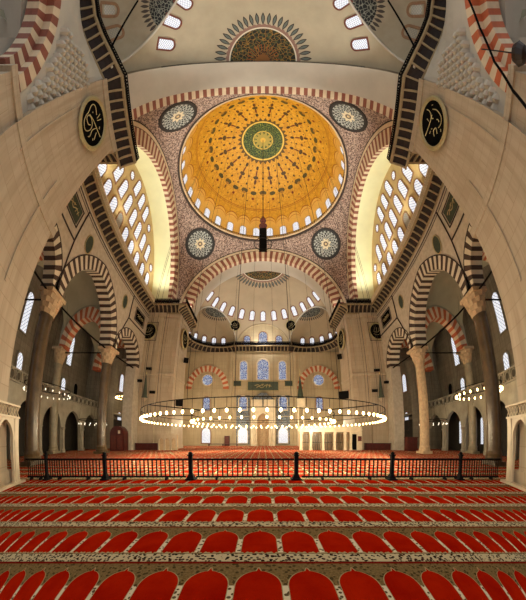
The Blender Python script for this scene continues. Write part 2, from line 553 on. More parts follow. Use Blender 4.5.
def great_arch(F, name, depth):
    c = lambda r: (lambda t: (-r * cos(pi * t), max(19.95, 19.2 + r * sin(pi * t))))
    b = MB()
    b.arch(F, c(11.5), c(13.2), 13.9, depth, 79, 2, (0, 1), 14.75, 2)
    for r0, r1, mi in ((13.2, 13.27, 3), (13.27, 13.72, 1), (13.72, 13.9, 3)):
        b.arch(F, c(r0), c(r1), 13.88, 14.1, 40, 2, (mi, mi))
    struct(b.build(name, [m_red, m_white, m_cream if 'side' in name or 'wall' in name else m_vault, m_line]))
great_arch(lambda u, v, d: (u, d, v), 'trim_1', 17.6)
great_arch(lambda u, v, d: (u, -d, v), 'trim_2', 17.6)
for sx, nm in ((-1, 'trim_3'), (1, 'trim_4')):
    c = lambda r: (lambda t: (-r * cos(pi * t), max(19.95, 19.2 + r * sin(pi * t))))
    b = MB()
    F = lambda u, v, d: (sx * d, u, v)
    b.arch(F, c(11.5), c(13.2), 13.9, XA, 79, 2, (0, 1), 14.6, 2)
    for r0, r1, mi in ((13.2, 13.27, 3), (13.27, 13.72, 1), (13.72, 13.9, 3)):
        b.arch(F, c(r0), c(r1), 13.88, 14.1, 40, 2, (mi, mi))
    struct(b.build(nm, [m_red, m_white, m_cream, m_line]))

# pendentives
b = MB()
for sx, sy in SIDE:
    def fn(u, v, sx=sx, sy=sy):
        a = radians(90 * u); rb = 13.9 / max(cos(a), sin(a)); r = 13.15 + (rb - 13.15) * v
        z = 19.2 + sqrt(max(0, 13.9**2 * 2 - r * r))
        if v == 0: z = 34.3
        return (sx * r * cos(a), sy * r * sin(a), z)
    b.grid(fn, 40, 24, 0, False)
struct(b.build('ceiling_pendentives', [m_pend], smooth=True))

# the dome: ring, railing, shell
b = MB()
b.lathe([(13.2, 34.0), (13.0, 34.15), (12.95, 34.35)], n=96, mi=0)
b.lathe([(12.95, 34.35), (12.75, 34.5), (12.75, 34.62), (13.1, 34.62)], n=96, mi=1)
struct(b.build('trim_dome_ring', [m_line, m_cap], smooth=False))
b = MB()
for z in (34.7, 35.15): b.tube([(12.85 * cos(2*pi*i/96), 12.85 * sin(2*pi*i/96), z) for i in range(96)], .05, 4, closed=True)
for i in range(192):
    a = 2*pi*i/192; b.box(12.85*cos(a)-.03, 12.85*cos(a)+.03, 12.85*sin(a)-.03, 12.85*sin(a)+.03, 34.62, 35.15)
struct(b.build('trim_dome_railing', [m_iron]))
b = MB()
prof = [(13.1, 34.5), (13.08, 36.4)] + [(13.05 * cos(radians(t)), 36.4 + 13.0 * sin(radians(t))) for t in range(2, 91, 2)]
b.lathe(prof, n=128)
struct(b.build('ceiling_dome', [m_dome], smooth=True))
for i in range(32):
    a = 2*pi*(i + .5)/32
    window((13.02*cos(a), 13.02*sin(a), 36.35), (-cos(a), -sin(a), -.03), (0, 0, 1), 1.12, 2.15, 'arch', .12, m_tymp, m_pane2)

# ------------------------------------------------------------------ semi-domes and exedrae
P1, P2 = Vector((12.35, 18.3, 0)), Vector((5.5, 28.7, 0))
MID = (P1 + P2) / 2; HC = (P2 - P1).length / 2
EN = Vector((P2.y - P1.y, P1.x - P2.x, 0)).normalized()      # outward normal of the chord (positive quadrant)
for sy, nm, ms, mx_ in ((1, 'far', m_semi_far, m_ex_far), (-1, 'near', m_semi_near, m_ex_near)):
    R = 12.4
    b = MB(); b.grid(lambda u, v: (R*cos(pi*u)*cos(pi/2*v), 17.6 + R*sin(pi*u)*cos(pi/2*v), 19.5 + R*sin(pi/2*v)), 96, 48, 0, False)
    me = b.mesh('ceiling_semidome_' + nm, [ms])
    bm = bmesh.new(); bm.from_mesh(me)
    bmesh.ops.remove_doubles(bm, verts=bm.verts, dist=1e-4)
    for co, no in ((MID, EN), (Vector((-MID.x, MID.y, 0)), Vector((-EN.x, EN.y, 0))), (Vector((0, 28.7, 0)), Vector((0, 1, 0)))):
        bmesh.ops.bisect_plane(bm, geom=bm.verts[:] + bm.edges[:] + bm.faces[:], plane_co=co, plane_no=no, clear_outer=True)
    for v in bm.verts: v.co.y *= sy
    bm.to_mesh(me); bm.free()
    me.polygons.foreach_set('use_smooth', [True]*len(me.polygons))
    struct(inst('ceiling_semidome_' + nm, me))
    # wall between the arch and the sphere's rim is the deep arch itself; exedrae
    for sx, sn in ((-1, 'left'), (1, 'right')):
        b = MB(quad(sx, sy)); a0 = atan2(EN.y, EN.x)
        b.grid(lambda u, v: (MID.x + HC*cos(a0 + pi*(u-.5))*cos(pi/2*v), MID.y + HC*sin(a0 + pi*(u-.5))*cos(pi/2*v), 19.5 + HC*sin(pi/2*v)), 40, 24, 0, False)
        struct(b.build('ceiling_exedra_%s_%s' % (nm, sn), [mx_], smooth=True))
        b = MB(quad(sx, sy)); T = (P2 - P1).normalized()
        b.tube([MID - EN*.06 + T*HC*.99*cos(pi*i/40) + Vector((0, 0, 19.5 + HC*.99*sin(pi*i/40))) for i in range(41)], .13, 6)
        struct(b.build('trim_exedra_%s_%s' % (nm, sn), [m_vault], smooth=True))
        for k, da in enumerate((-63, -42, -21, 0, 21, 42, 62)):
            a = a0 + radians(da)
            e = radians(17 if sy > 0 else 27); r = HC * cos(e) - .02
            p = (sx*(MID.x + r*cos(a)), sy*(MID.y + r*sin(a)), 19.5 + HC*sin(e))
            window(p, (-sx*cos(a), -sy*sin(a), -math.tan(e)), (0, 0, 1), .85, 1.75, 'arch', .16 if sy > 0 else .26, m_wred if sy > 0 else m_wframe, m_pane2 if sy > 0 else m_grille)
    b = MB(quad(1, sy))
    n = 32
    poly = [(5.5*cos(pi*i/n), 28.7, 19.5 + 5.55*sin(pi*i/n)) for i in range(n+1)]
    b.face([(-5.6, 28.7, 18.6), (5.6, 28.7, 18.6)] + poly)
    b.tube([(5.45*cos(pi*i/n), 28.62, 19.5 + 5.45*sin(pi*i/n)) for i in range(n+1)], .12, 6)
    struct(b.build('wall_lunette_' + nm, [m_wall]))
    for i in range(13):
        az = radians(12 + 13*i); el = math.asin(7.0/12.4); r = (R - .03)*cos(el)
        p = Vector((r*cos(az), sy*(17.6 + r*sin(az)), 26.5))
        nrm = Vector((-cos(az)*cos(el), -sy*sin(az)*cos(el), -sin(el)))
        window(p, nrm, (0, 0, 1), .95, 2.0, 'arch', .17, m_wred, m_pane2)
    # cornice slab filling behind the exedrae
    if sy > 0:
        for sx in (-1, 1):
            b = MB(quad(sx, 1))
            arc = [(MID.x + HC*cos(a0 + pi*(i/24-.5)), MID.y + HC*sin(a0 + pi*(i/24-.5))) for i in range(25)]
            for i in range(24):
                p, q = arc[i], arc[i+1]
                b.face([(p[0], p[1], ZC), (q[0], q[1], ZC), (30, q[1] + (q[1]-18)*.2, ZC), (30, p[1] + (p[1]-18)*.2, ZC)])
            struct(b.build('ceiling_slab_' + ('left' if sx < 0 else 'right'), [m_grey]))
for x, w, h, z in ((-3.3, 1.2, 2.3, 21.1), (0, 1.7, 3.1, 21.6), (3.3, 1.2, 2.3, 21.1)):
    window((x, 28.66, z), (0, -1, 0), (0, 0, 1), w, h, 'arch', .16, m_wframe, m_stain)

# ------------------------------------------------------------------ walkway cornices
def cornice(path, name, xf, z0=ZC, hgt=1.05, proj=.95, rail='stone', step=.72):
    """bracketed walkway along a plan path; the walkway projects to the path's left"""
    P = [Vector((p[0], p[1], 0)) for p in path]
    # resample
    pts = [P[0]]
    for a, c in zip(P, P[1:]):
        n = max(1, round((c-a).length / step))
        for i in range(1, n+1): pts.append(a.lerp(c, i/n))
    N = []
    for i in range(len(pts)):
        d = (pts[min(i+1, len(pts)-1)] - pts[max(i-1, 0)]).normalized(); N.append(Vector((-d.y, d.x, 0)))
    O = lambda i, k, z: tuple(pts[i] + N[i]*k + Vector((0, 0, z)))
    b = MB(xf)
    for i in range(len(pts)-1):
        j = i+1
        # concave underside in three tiers, slab edge, top
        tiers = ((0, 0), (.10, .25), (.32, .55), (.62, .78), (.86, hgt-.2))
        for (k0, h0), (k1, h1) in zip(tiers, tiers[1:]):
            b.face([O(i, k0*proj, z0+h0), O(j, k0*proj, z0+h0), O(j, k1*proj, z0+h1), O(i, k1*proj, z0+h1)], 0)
        for (k0, h0), (k1, h1) in zip(((.86, hgt-.2), (1.0, hgt-.2), (1.05, hgt), (0, hgt)), ((1.0, hgt-.2), (1.05, hgt), (0, hgt), (0, hgt))):
            b.face([O(i, k0*proj, z0+h0), O(j, k0*proj, z0+h0), O(j, k1*proj, z0+h1), O(i, k1*proj, z0+h1)], 1)
        b.face([O(i, .0, z0-.18), O(j, .0, z0-.18), O(j, .12, z0-.1), O(i, .12, z0-.1)], 1)
        b.face([O(i, .12, z0-.1), O(j, .12, z0-.1), O(j, .06, z0+.05), O(i, .06, z0+.05)], 1)
        # rib bracket
        t = (pts[j]-pts[i]); w = .16/ max(t.length, .01)
        for s0 in (0,):
            A = lambda f, k, z: tuple(pts[i].lerp(pts[j], f) + N[i]*k + Vector((0, 0, z)))
            pr = [(0, -.05), (.12, .1), (.34*proj, .38), (.72*proj, .66), (.98*proj, hgt-.2), (0, hgt-.2)]
            L = [A(0, k, z0+h) for k, h in pr]; Rr = [A(w, k, z0+h) for k, h in pr]
            b.face(L, 1); b.face(Rr, 1)
            for q in range(len(pr)-1): b.face([L[q], Rr[q], Rr[q+1], L[q+1]], 1)
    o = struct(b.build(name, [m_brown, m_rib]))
    b = MB(xf); k = proj*.93; zt = z0+hgt
    top = .8
    for i in range(len(pts)-1):
        nb = 4 if rail == 'iron' else 3
        for q in range(nb):
            f0, f1 = q/nb, (q+1)/nb
            A = lambda f, z: pts[i].lerp(pts[i+1], f) + N[i].lerp(N[i+1], f)*k + Vector((0, 0, zt+z))
            r = .042 if rail == 'iron' else .04
            b.tube([A(f0, 0), A(f0, top)], r, 4); b.tube([A(f0, 0), A(f1, top)], r*.8, 4); b.tube([A(f1, 0), A(f0, top)], r*.8, 4)
            for z in ((0.05, .4, top) if rail == 'iron' else (.05, top)): b.tube([A(f0, z), A(f1, z)], r*1.3, 4)
    b.build('railing', [m_black if rail == 'iron' else m_marble], o)
    if rail == 'stone':
        b = MB(xf)
        for i in range(len(pts)-1):
            A = lambda f, z: pts[i].lerp(pts[i+1], f) + N[i].lerp(N[i+1], f)*(k-.06) + Vector((0, 0, zt+z))
            b.face([A(0, 0), A(1, 0), A(1, top), A(0, top)])
        b.build('parapet_panel', [m_spandrel], o)
    return o

EXARC = [(MID.x + HC*cos(a0 + pi*t), MID.y + HC*sin(a0 + pi*t)) for t in [(-.5 + .05*i) for i in range(21)]]
NEARC = [(12.42, 17.3), (13.3, 18.7), (14.3, 20.1), (15.15, 21.5), (15.6, 23.0), (15.6, 24.6), (15.1, 26.2), (14.2, 27.6)]
def mirrored(path, xf, name, **k):
    cornice(path, name, xf, **k)
for (sx, sy), nm in SIDE.items():
    X = quad(sx, sy)
    mirrored([(XA - .2, 12.05), (12.45, 12.05)], X, 'trim_front_walkway_' + nm, rail='iron', proj=1.5 if sy < 0 else .95)
    if sy > 0:
        mirrored([(12.42, 11.0), (12.42, 18.2)], X, 'trim_inner_walkway_' + nm, rail='iron', proj=1.15)
        mirrored(EXARC, X, 'trim_exedra_walkway_' + nm, rail='iron', z0=ZC)
    else:
        mirrored([(12.42, 10.6)] + NEARC, X, 'trim_inner_walkway_' + nm, rail='iron', proj=1.12)
for sx, nm in ((-1, 'left'), (1, 'right')):
    mirrored([(XA, -12.2), (XA, 12.2)], quad(sx, 1), 'trim_side_walkway_' + nm, rail='stone', step=.8)
mirrored([(-5.7, 28.75), (5.7, 28.75)], lambda p: (p[0], 57.5 - p[1], p[2]), 'trim_lunette_walkway', rail='iron')

# ------------------------------------------------------------------ tympana, side arcades, aisles
CA, CB = -6.3, 4.1                                           # the two big columns of each arcade
OPS = [(-9.45, 10.4, pf(2.3, 2.6), 2.3), (-1.1, 10.4, pf(4.5, 5.3), 4.5), (7.7, 10.4, pf(2.75, 2.8), 2.75)]
for sx, nm in ((-1, 'left'), (1, 'right')):
    F = lambda u, v, d: (sx*d, u, v)
    b = MB()
    n = 40; c = lambda t: (-11.6*cos(pi*t), 19.2 + 11.6*sin(pi*t))
    for i in range(n):
        p, q = c(i/n), c((i+1)/n)
        b.face([F(p[0], 19.0, XA), F(q[0], 19.0, XA), F(*q, XA), F(*p, XA)])
    struct(b.build('wall_tympanum_' + nm, [m_tymp]))
    X0 = sx*(XA - .02)
    for row, z, h in ((range(-4, 5), 22.0, 2.5), (range(-3, 4), 25.3, 2.5), (range(-1, 2), 28.6, 2.4)):
        for k in row:
            if abs(2.15*k - .1) > 9.2: continue
            window((X0, 2.15*k - .1, z), (-sx, 0, 0), (0, 0, 1), 1.2, h, 'arch', .13, m_wframe, m_grille if (k == -1 and z < 23) else m_pane)
    for y, z in ((-9.2, 24.4), (8.7, 24.4), (-4.4, 28.1), (4.3, 28.1)):
        window((X0, y, z), (-sx, 0, 0), (0, 0, 1), 1.0, 1.0, 'circle', .13, m_wframe, m_pane)
    # arcade wall
    b = MB()
    for d in (XA, XA + 1.6): b.wall(F, -12.2, 12.2, 10.4, ZC + .2, OPS, d, 0 if d == XA else 1)
    for y0, y1 in ((-12.2, -11.75), (10.45, 12.2)): b.box(min(sx*XA, sx*(XA+1.6)), max(sx*XA, sx*(XA+1.6)), y0, y1, 0, 10.4)
    w = struct(b.build('wall_arcade_' + nm, [m_spandrel, m_aisle]))
    for k, (uc, vs, p, h) in enumerate(OPS):
        t = 1.15 if k == 1 else .85
        po = pf(h + t, p(.5)[1] + t)
        b = MB(); b.arch(F, off(p, uc, vs), off(po, uc, vs), XA - .04, XA + 1.62, 45 if k == 1 else 25, 2, (0, 1), back=True)
        b.arch(F, off(po, uc, vs), off(pf(h+t+.12, p(.5)[1]+t+.12), uc, vs), XA - .05, XA, 40, 1, (2, 2))
        struct(b.build('trim_arcade_arch_' + nm, [m_dark, m_pale, m_line]))
    b = MB()                                                 # dark frame lines on the spandrels
    def line(pts, r=.07): b.tube([F(y, z, XA - .03) for y, z in pts], r, 4)
    line([(-12.1, 18.3), (12.1, 18.3)]); line([(-12.1, 18.0), (12.1, 18.0)], .04)
    for yy in (CA, CB):
        line([(yy - .1, 10.9), (-6.7, 14.9), (-6.7, 18.2)], .1) if yy < 0 else line([(yy, 10.6), (yy + 2.3, 15.2), (yy + 2.3, 18.2)], .1)
    line([(-11.9, 14.9), (-6.7, 14.9)], .1); line([(6.4, 15.2), (11.9, 15.2)], .1)
    struct(b.build('trim_spandrel_lines_' + nm, [m_line]))
    # sail vaults over the aisle bays, cross arches
    for yc, hy in ((-9.4, 3.0), (-1.1, 5.2), (8.2, 4.0), (-17.0, 4.6)):
        hx = 4.4; R = sqrt(hx*hx + hy*hy)
        b = MB(); b.grid(lambda u, v: (sx*(21.9 + hx*(2*u-1)), yc + hy*(2*v-1), 10.5 + sqrt(max(0, R*R - (hx*(2*u-1))**2 - (hy*(2*v-1))**2))), 24, 24, 0, False)
        struct(b.build('ceiling_aisle_' + nm, [m_aisle], smooth=True))
    for y in (CA, CB, 12.3):
        G = lambda u, v, d: (sx*(22.1 + u), d, v)
        b = MB(); p = pf(3.1, 3.5); po = pf(4.3, 4.8)
        b.arch(G, off(p, 0, 10.3), off(po, 0, 10.3), y - .55, y + .55, 27, 2, (0, 1), back=True)
        b.wall(G, -4.6, 4.6, 10.3, 19, [(0, 10.3, po, 4.3)], y - .4, 2)
        struct(b.build('trim_cross_arch_' + nm, [m_orange, m_white, m_aisle]))
    # outer wall with windows
    b = MB(); b.box(min(sx*29, sx*29.6), max(sx*29, sx*29.6), -30, 30, 0, 19.5)
    b.box(min(sx*26.4, sx*29), max(sx*26.4, sx*29), -30, 30, 5.2, 5.5)
    struct(b.build('wall_outer_' + nm, [m_grey]))
    b = MB(); b.box(min(sx*28.85, sx*29), max(sx*28.85, sx*29), -29, 28.9, 0, 4.7); struct(b.build('baseboard_' + nm, [m_shade]))  # added dark sheet, paints in the shade behind the gallery arches
    if sx > 0:
        for y in (3.2, 4.4, 7.6, 9.0): window((28.82, y, 2.2), (-1, 0, 0), (0, 0, 1), .55, 2.6, 'arch', .08, m_line, m_pane2)
    for y in (-12.0, -9.4, -1.2, 1.6, 8.6):
        window((sx*28.95, y, 11.9), (-sx, 0, 0), (0, 0, 1), 1.1, 3.7, 'arch', .14, m_grey, m_pane)
    for y in (-10, -5.5, -.8, 3.2, 8.0, 11.0):
        window((sx*28.95, y, 7.6), (-sx, 0, 0), (0, 0, 1), .9, 1.4, 'arch', .2, m_grey, m_pane if y in (-.8, 8.0) else m_disc)
    for z in (11.5, 4.5): window((sx*28.95, 25.2, z), (-sx, 0, 0), (0, 0, 1), 1.5, 3.2, 'arch', .2, m_wframe, m_pane2)
    # gallery arcade along the outer wall
    b = MB(); gp = pf(1.72, 2.0); ops = [(-13.6 + 4.3*k, 2.5, gp, 1.72) for k in range(7)]
    for d in (26.2, 26.7): b.wall(F, -16, 14.2, 0, 5.4, ops, d)
    for uc, vs, p, h in ops:
        b.arch(F, off(p, uc, vs), off(pf(1.87, 2.15), uc, vs), 26.15, 26.7, 15, 2, (0, 0))
        for u in (uc - h, uc + h): b.face([F(u, 0, 26.2), F(u, 2.5, 26.2), F(u, 2.5, 26.7), F(u, 0, 26.7)])
    for k in range(8): b.lathe([(.34, 0), (.34, .3), (.24, .4), (.22, 2.3), (.36, 2.6)], (sx*26.1, -15.75 + 4.3*k, 0), 10)
    struct(b.build('wall_gallery_' + nm, [m_gal]))
    b = MB()                                                 # pierced gallery parapet
    for z in (5.42, 6.3): b.box(min(sx*26.1, sx*26.3), max(sx*26.1, sx*26.3), -16, 14.2, z, z + .12)
    for k in range(30):
        y = -15.5 + 1.0*k
        b.tube([(sx*26.2, y + .34*cos(2*pi*i/10), 5.92 + .34*sin(2*pi*i/10)) for i in range(10)], .07, 4, closed=True)
        b.box(min(sx*26.15, sx*26.25), max(sx*26.15, sx*26.25), y + .44, y + .56, 5.5, 6.35)
    struct(b.build('trim_gallery_parapet_' + nm, [m_gal]))
    # buttress closing the aisle, with the open passage beside the pier
    b = MB(); b.box(min(sx*25.3, sx*29), max(sx*25.3, sx*29), 13.9, 17.6, 0, 19)
    b.box(min(sx*19.3, sx*25.4), max(sx*19.3, sx*25.4), 13.9, 14.6, 12.5, 19)
    struct(b.build('wall_buttress_' + nm, [m_grey]))
    b = MB(); b.box(min(sx*24.7, sx*25.6), max(sx*24.7, sx*25.6), 13.5, 14.3, 0, 12); struct(b.build('wall_pilaster_' + nm, [m_cream]))
    # end wall of the aisle corner bay
    b = MB(); b.box(min(sx*16, sx*30), max(sx*16, sx*30), 29.0, 29.5, 0, 19)
    struct(b.build('wall_corner_bay_' + nm, [m_wall]))
    window((sx*23.5, 28.97, 11), (0, -1, 0), (0, 0, 1), 1.4, 3.4, 'arch', .2, m_wframe, m_pane2)
    window((sx*23.5, 28.97, 4), (0, -1, 0), (0, 0, 1), 1.5, 2.6, 'arch', .2, m_wframe, m_pane2)

# big columns
def column(x, y, shaft, label, grp, r=.62, top=10.4):
    t = empty('stone_column', (x, y, 0)); tag(t, label, 'column', grp)
    b = MB(); q = r + .12; b.prism([(-q, -q), (q, -q), (q, q), (-q, q)], 0, .25); b.lathe([(q-.02, .25), (q, .4), (q-.06, .5), (q-.04, .65), (r+.02, .8)], n=20); b.build('base', [shaft], t)
    b = MB(); b.lathe([(r, .8), (r*.985, 3), (r*.93, top-1.6)], n=24); b.lathe([(r*1.06, top-1.75), (r*1.06, top-1.6)], n=24); b.build('shaft', [shaft], t, smooth=True)
    b = MB(); R = r*.95
    for k in range(4):                                       # muqarnas capital: tiers of small niches
        z0, z1 = top - 1.6 + .33*k, top - 1.6 + .33*(k+1); r0, r1 = R + .11*k, R + .11*(k+1)
        m = 16
        pts = lambda rr, ph: [((rr*(1.06 if i % 2 else .95))*cos(2*pi*(i+ph)/m), (rr*(1.06 if i % 2 else .95))*sin(2*pi*(i+ph)/m)) for i in range(m)]
        b.prism(pts(r0, k % 2), z0, z1, 0, pts(r1, k % 2))
    b.prism([(-.98, -.98), (.98, -.98), (.98, .98), (-.98, .98)], top - .28, top); b.build('capital', [m_cap], t)
    return t
for sx, nm in ((-1, 'left'), (1, 'right')):
    lamp = 'unlit' if sx < 0 else 'lit'
    column(sx*18.0, CA, m_gran, 'massive dark brown column of the %s arcade, nearer one, beside the near pier' % nm, None, .68)
    column(sx*18.0, CB, m_gran if sx < 0 else m_cap, '%s column of the %s arcade, farther one, standing before the far pier' % ('tall dark brown' if sx < 0 else 'tall tan', nm), None, .58)
    column(sx*26.4, CB, m_gran2, 'pale grey column in front of the %s gallery, carrying an orange-striped arch' % nm, None, .6)
    column(sx*26.4, CA, m_gran2, 'pale column at the %s gallery behind the massive near column' % nm, None, .6)

# ------------------------------------------------------------------ qibla wall
b = MB()
F = lambda u, v, d: (u, d, v)
b.box(-16, 16, 29.0, 29.5, 0, ZC)
for x in (6.3, -6.3): b.box(x - .35, x + .35, 28.75, 29, 0, ZC)
for z in (11.0, 9.9): b.box(-16, 16, 28.93, 29, z, z + .14)
struct(b.build('wall_qibla', [m_wall]))
for sx in (-1, 1):
    b = MB(); c = lambda r: (lambda t: (sx*11.2 - r*cos(pi*t), 11.1 + r*1.08*sin(pi*t)))
    b.arch(F, c(3.3), c(4.4), 28.7, 29.0, 27, 2, (0, 1), ext=True)
    struct(b.build('trim_rose_arch', [m_orange, m_white]))
    window((sx*11.2, 28.96, 12.9), (0, -1, 0), (0, 0, 1), 2.1, 2.1, 'circle', .2, m_marble, m_stain)
    window((sx*11.2, 28.96, 8.2), (0, -1, 0), (0, 0, 1), 1.3, 2.6, 'arch', .16, m_wframe, m_stain)
    window((sx*11.2, 28.96, 2.0), (0, -1, 0), (0, 0, 1), 1.7, 2.9, 'arch', .2, m_wframe, m_pane2)
    window((sx*3.9, 28.96, 14.9), (0, -1, 0), (0, 0, 1), 1.4, 3.8, 'arch', .22, m_marble, m_stain)
    window((sx*3.9, 28.8, 8.3), (0, -1, 0), (0, 0, 1), 1.5, 2.6, 'arch', .22, m_marble, m_stain)
    window((sx*3.9, 28.8, 2.0), (0, -1, 0), (0, 0, 1), 1.8, 2.9, 'arch', .12, m_marble, m_pane2)
    t = tag(MB_ := (lambda: (lambda bb: (bb.box(sx*3.9 - 1.3, sx*3.9 + 1.3, 28.82, 28.9, .3, 9.8), bb.build('tile_revetment', [m_bluegrey]))[1])(MB()))(), 'tall blue-grey tile panel %s of the mihrab niche' % ('left' if sx < 0 else 'right'), 'tile revetment')
    t = empty('framed_plaque', (sx*5.1, 28.9, 12.2)); tag(t, 'small square dark framed panel under the %s stained window of the qibla wall' % ('left' if sx < 0 else 'right'), 'panel')
    b = MB(); b.box(-.75, .75, -.05, .05, -.5, .5); b.build('field', [m_teal], t)
    b = MB()
    for q in ((-.85, .85, .5, .62), (-.85, .85, -.62, -.5), (-.87, -.75, -.6, .6), (.75, .87, -.6, .6)): b.box(q[0], q[1], -.1, .05, q[2], q[3])
    b.build('frame', [m_rim], t)
window((0, 28.96, 15.1), (0, -1, 0), (0, 0, 1), 2.2, 4.2, 'arch', .3, m_marble, m_stain)

t = empty('mihrab', (0, 28.9, 0)); tag(t, 'grey marble mihrab niche with stepped hood in the middle of the qibla wall', 'mihrab')
b = MB(lambda p: (p[0], p[1], p[2])); G = lambda u, v, d: (u, d, v); p = pf(1.1, 1.6)
b.wall(G, -2.3, 2.3, .02, 8.6, [(0, 4.6, p, 1.1)], -1.3); b.box(-2.3, 2.3, -1.3, -.02, 8.6, 8.8)
for x in (-2.3, 2.3): b.face([(x, -1.3, .02), (x, -.02, .02), (x, -.02, 8.7), (x, -1.3, 8.7)])
b.build('surround', [m_marble], t)
b = MB(); b.lathe([(1.1, .02), (1.1, 4.6), (.95, 5.2), (.6, 5.8), (.05, 6.2)], (0, -1.3, 0), 14, a0=0, a1=pi); b.build('niche', [m_cap], t)
for x in (-1.5, 1.5):
    b = MB(); b.lathe([(.2, .02), (.2, .3), (.13, .4), (.13, 4.3), (.22, 4.6)], (x, -1.45, 0), 10); b.build('colonnette', [m_marble], t)
b = MB(); b.prism([(-2.3, -1.3), (2.3, -1.3), (2.3, -.02), (-2.3, -.02)], 8.8, 10.2, 0, [(-.5, -.9), (.5, -.9), (.5, -.02), (-.5, -.02)]); b.build('crest', [m_bluegrey], t)

STROKES_TXT = [[(-.9, .1), (-.5, .3), (-.3, -.3), (0, -.35), (.2, .1), (.5, .25), (.9, -.1)], [(-.7, -.4), (-.3, .1), (.1, .45)], [(.35, -.4), (.45, .5)], [(.65, -.35), (.75, .45)], [(-.1, .5), (-.05, 0)]]
def lettering(strokes, parent, sx_, sy_, r, mat, z=.06):
    b = MB()
    for s in strokes:
        b.tube([(p.x*sx_, p.y*sy_, z) for p in smoothline([(u, v, 0) for u, v in s])], r, 5)
    return b.build('lettering', [mat], parent)
t = empty('inscription_board', (0, 28.95, 11.7)); t.matrix_world = frame((0, 28.88, 11.7), (0, -1, 0), (0, 0, 1)) @ Matrix.Scale(1.15, 4)
tag(t, 'wide dark inscription panel with looping script above the mihrab', 'inscription')
b = MB(); b.box(-2.6, 2.6, -.75, .75, -.03, .03); b.build('field', [m_cone], t)
b = MB()
for q in ((-2.75, 2.75, .75, .92), (-2.75, 2.75, -.92, -.75), (-2.75, -2.6, -.8, .8), (2.6, 2.75, -.8, .8)): b.box(*q, -.03, .1)
b.build('frame', [m_rim], t)
lettering(STROKES_TXT, t, 1.6, .7, .07, m_rim)

# ------------------------------------------------------------------ roundels with script and floral medallions
def roundel(o, n, up, r, strokes, label, name='calligraphy_roundel', thick=.05, group=None, lr=.05, lm=None):
    o = Vector(o) + Vector(n).normalized()*(.1*r + .02); t = empty(name, o); t.matrix_world = frame(o, n, up); tag(t, label, 'roundel', group)
    b = MB(); N = 40
    b.face([(r*cos(2*pi*i/N), r*sin(2*pi*i/N), .05) for i in range(N)])
    b.build('disc', [m_disc], t)
    b = MB(); b.tube([((r+.04)*cos(2*pi*i/N), (r+.04)*sin(2*pi*i/N), .04) for i in range(N)], .1*r, 6, closed=True); b.build('rim', [m_rim], t)
    if strokes: lettering(strokes, t, r*.9, r*.9, lr, lm or m_gold)
    return t
LEFT = [[(.83, .38), (.3, .2), (-.13, .04), (-.48, -.19)], [(-.26, .4), (-.6, .42), (-.78, .3), (-.8, .05), (-.6, -.26), (-.52, -.51), (-.35, -.74), (-.04, -.8), (.13, -.64), (.17, -.34), (.04, -.13), (-.26, -.1), (-.46, -.26), (-.4, -.48), (-.12, -.45), (-.02, -.28)],
        [(-.2, .72), (-.14, .55), (-.1, .4)], [(.05, .74), (.04, .55), (0, .38)], [(.3, .12), (.26, -.2), (.42, -.5), (.38, -.66)], [(.5, .1), (.6, -.05), (.72, -.2)], [(.35, .5), (.45, .42)], [(-.5, .12), (-.46, .08)], [(.62, -.28), (.7, -.34)]]
RIGHT = [[(-.8, .45), (-.3, .3), (.33, .17)], [(.43, .7), (.44, .5), (.36, .3), (.2, .18), (.22, .0)], [(.6, .18), (.66, -.1), (.62, -.38), (.48, -.64), (.22, -.7), (-.02, -.56)], [(.02, .55), (-.04, .38)], [(-.3, .02), (-.24, -.04)],
         [(.28, -.3), (.3, -.42), (.24, -.52)], [(-.5, -.35), (-.3, -.2), (-.1, -.35), (-.3, -.55)], [(-.55, .1), (-.4, .05)], [(-.1, -.82), (0, -.76)], [(.75, .3), (.8, .22)]]
TXT2 = [[(-.6, -.3), (-.2, -.5), (.3, -.4), (.6, -.1)], [(-.5, .1), (-.3, .5)], [(-.15, -.1), (0, .55)], [(.2, -.1), (.3, .5)], [(-.6, .0), (-.1, -.15), (.5, .2)], [(.5, .45), (.6, .3)]]
roundel((-12.36, -15.3, 16.1), (1, 0, 0), (0, 0, 1), 1.5, LEFT, 'large black roundel with looping gold script on the near left pier', lr=.032)
roundel((12.36, -15.3, 16.1), (-1, 0, 0), (0, 0, 1), 1.5, RIGHT, 'large black roundel with hooked gold script on the near right pier', lr=.032)
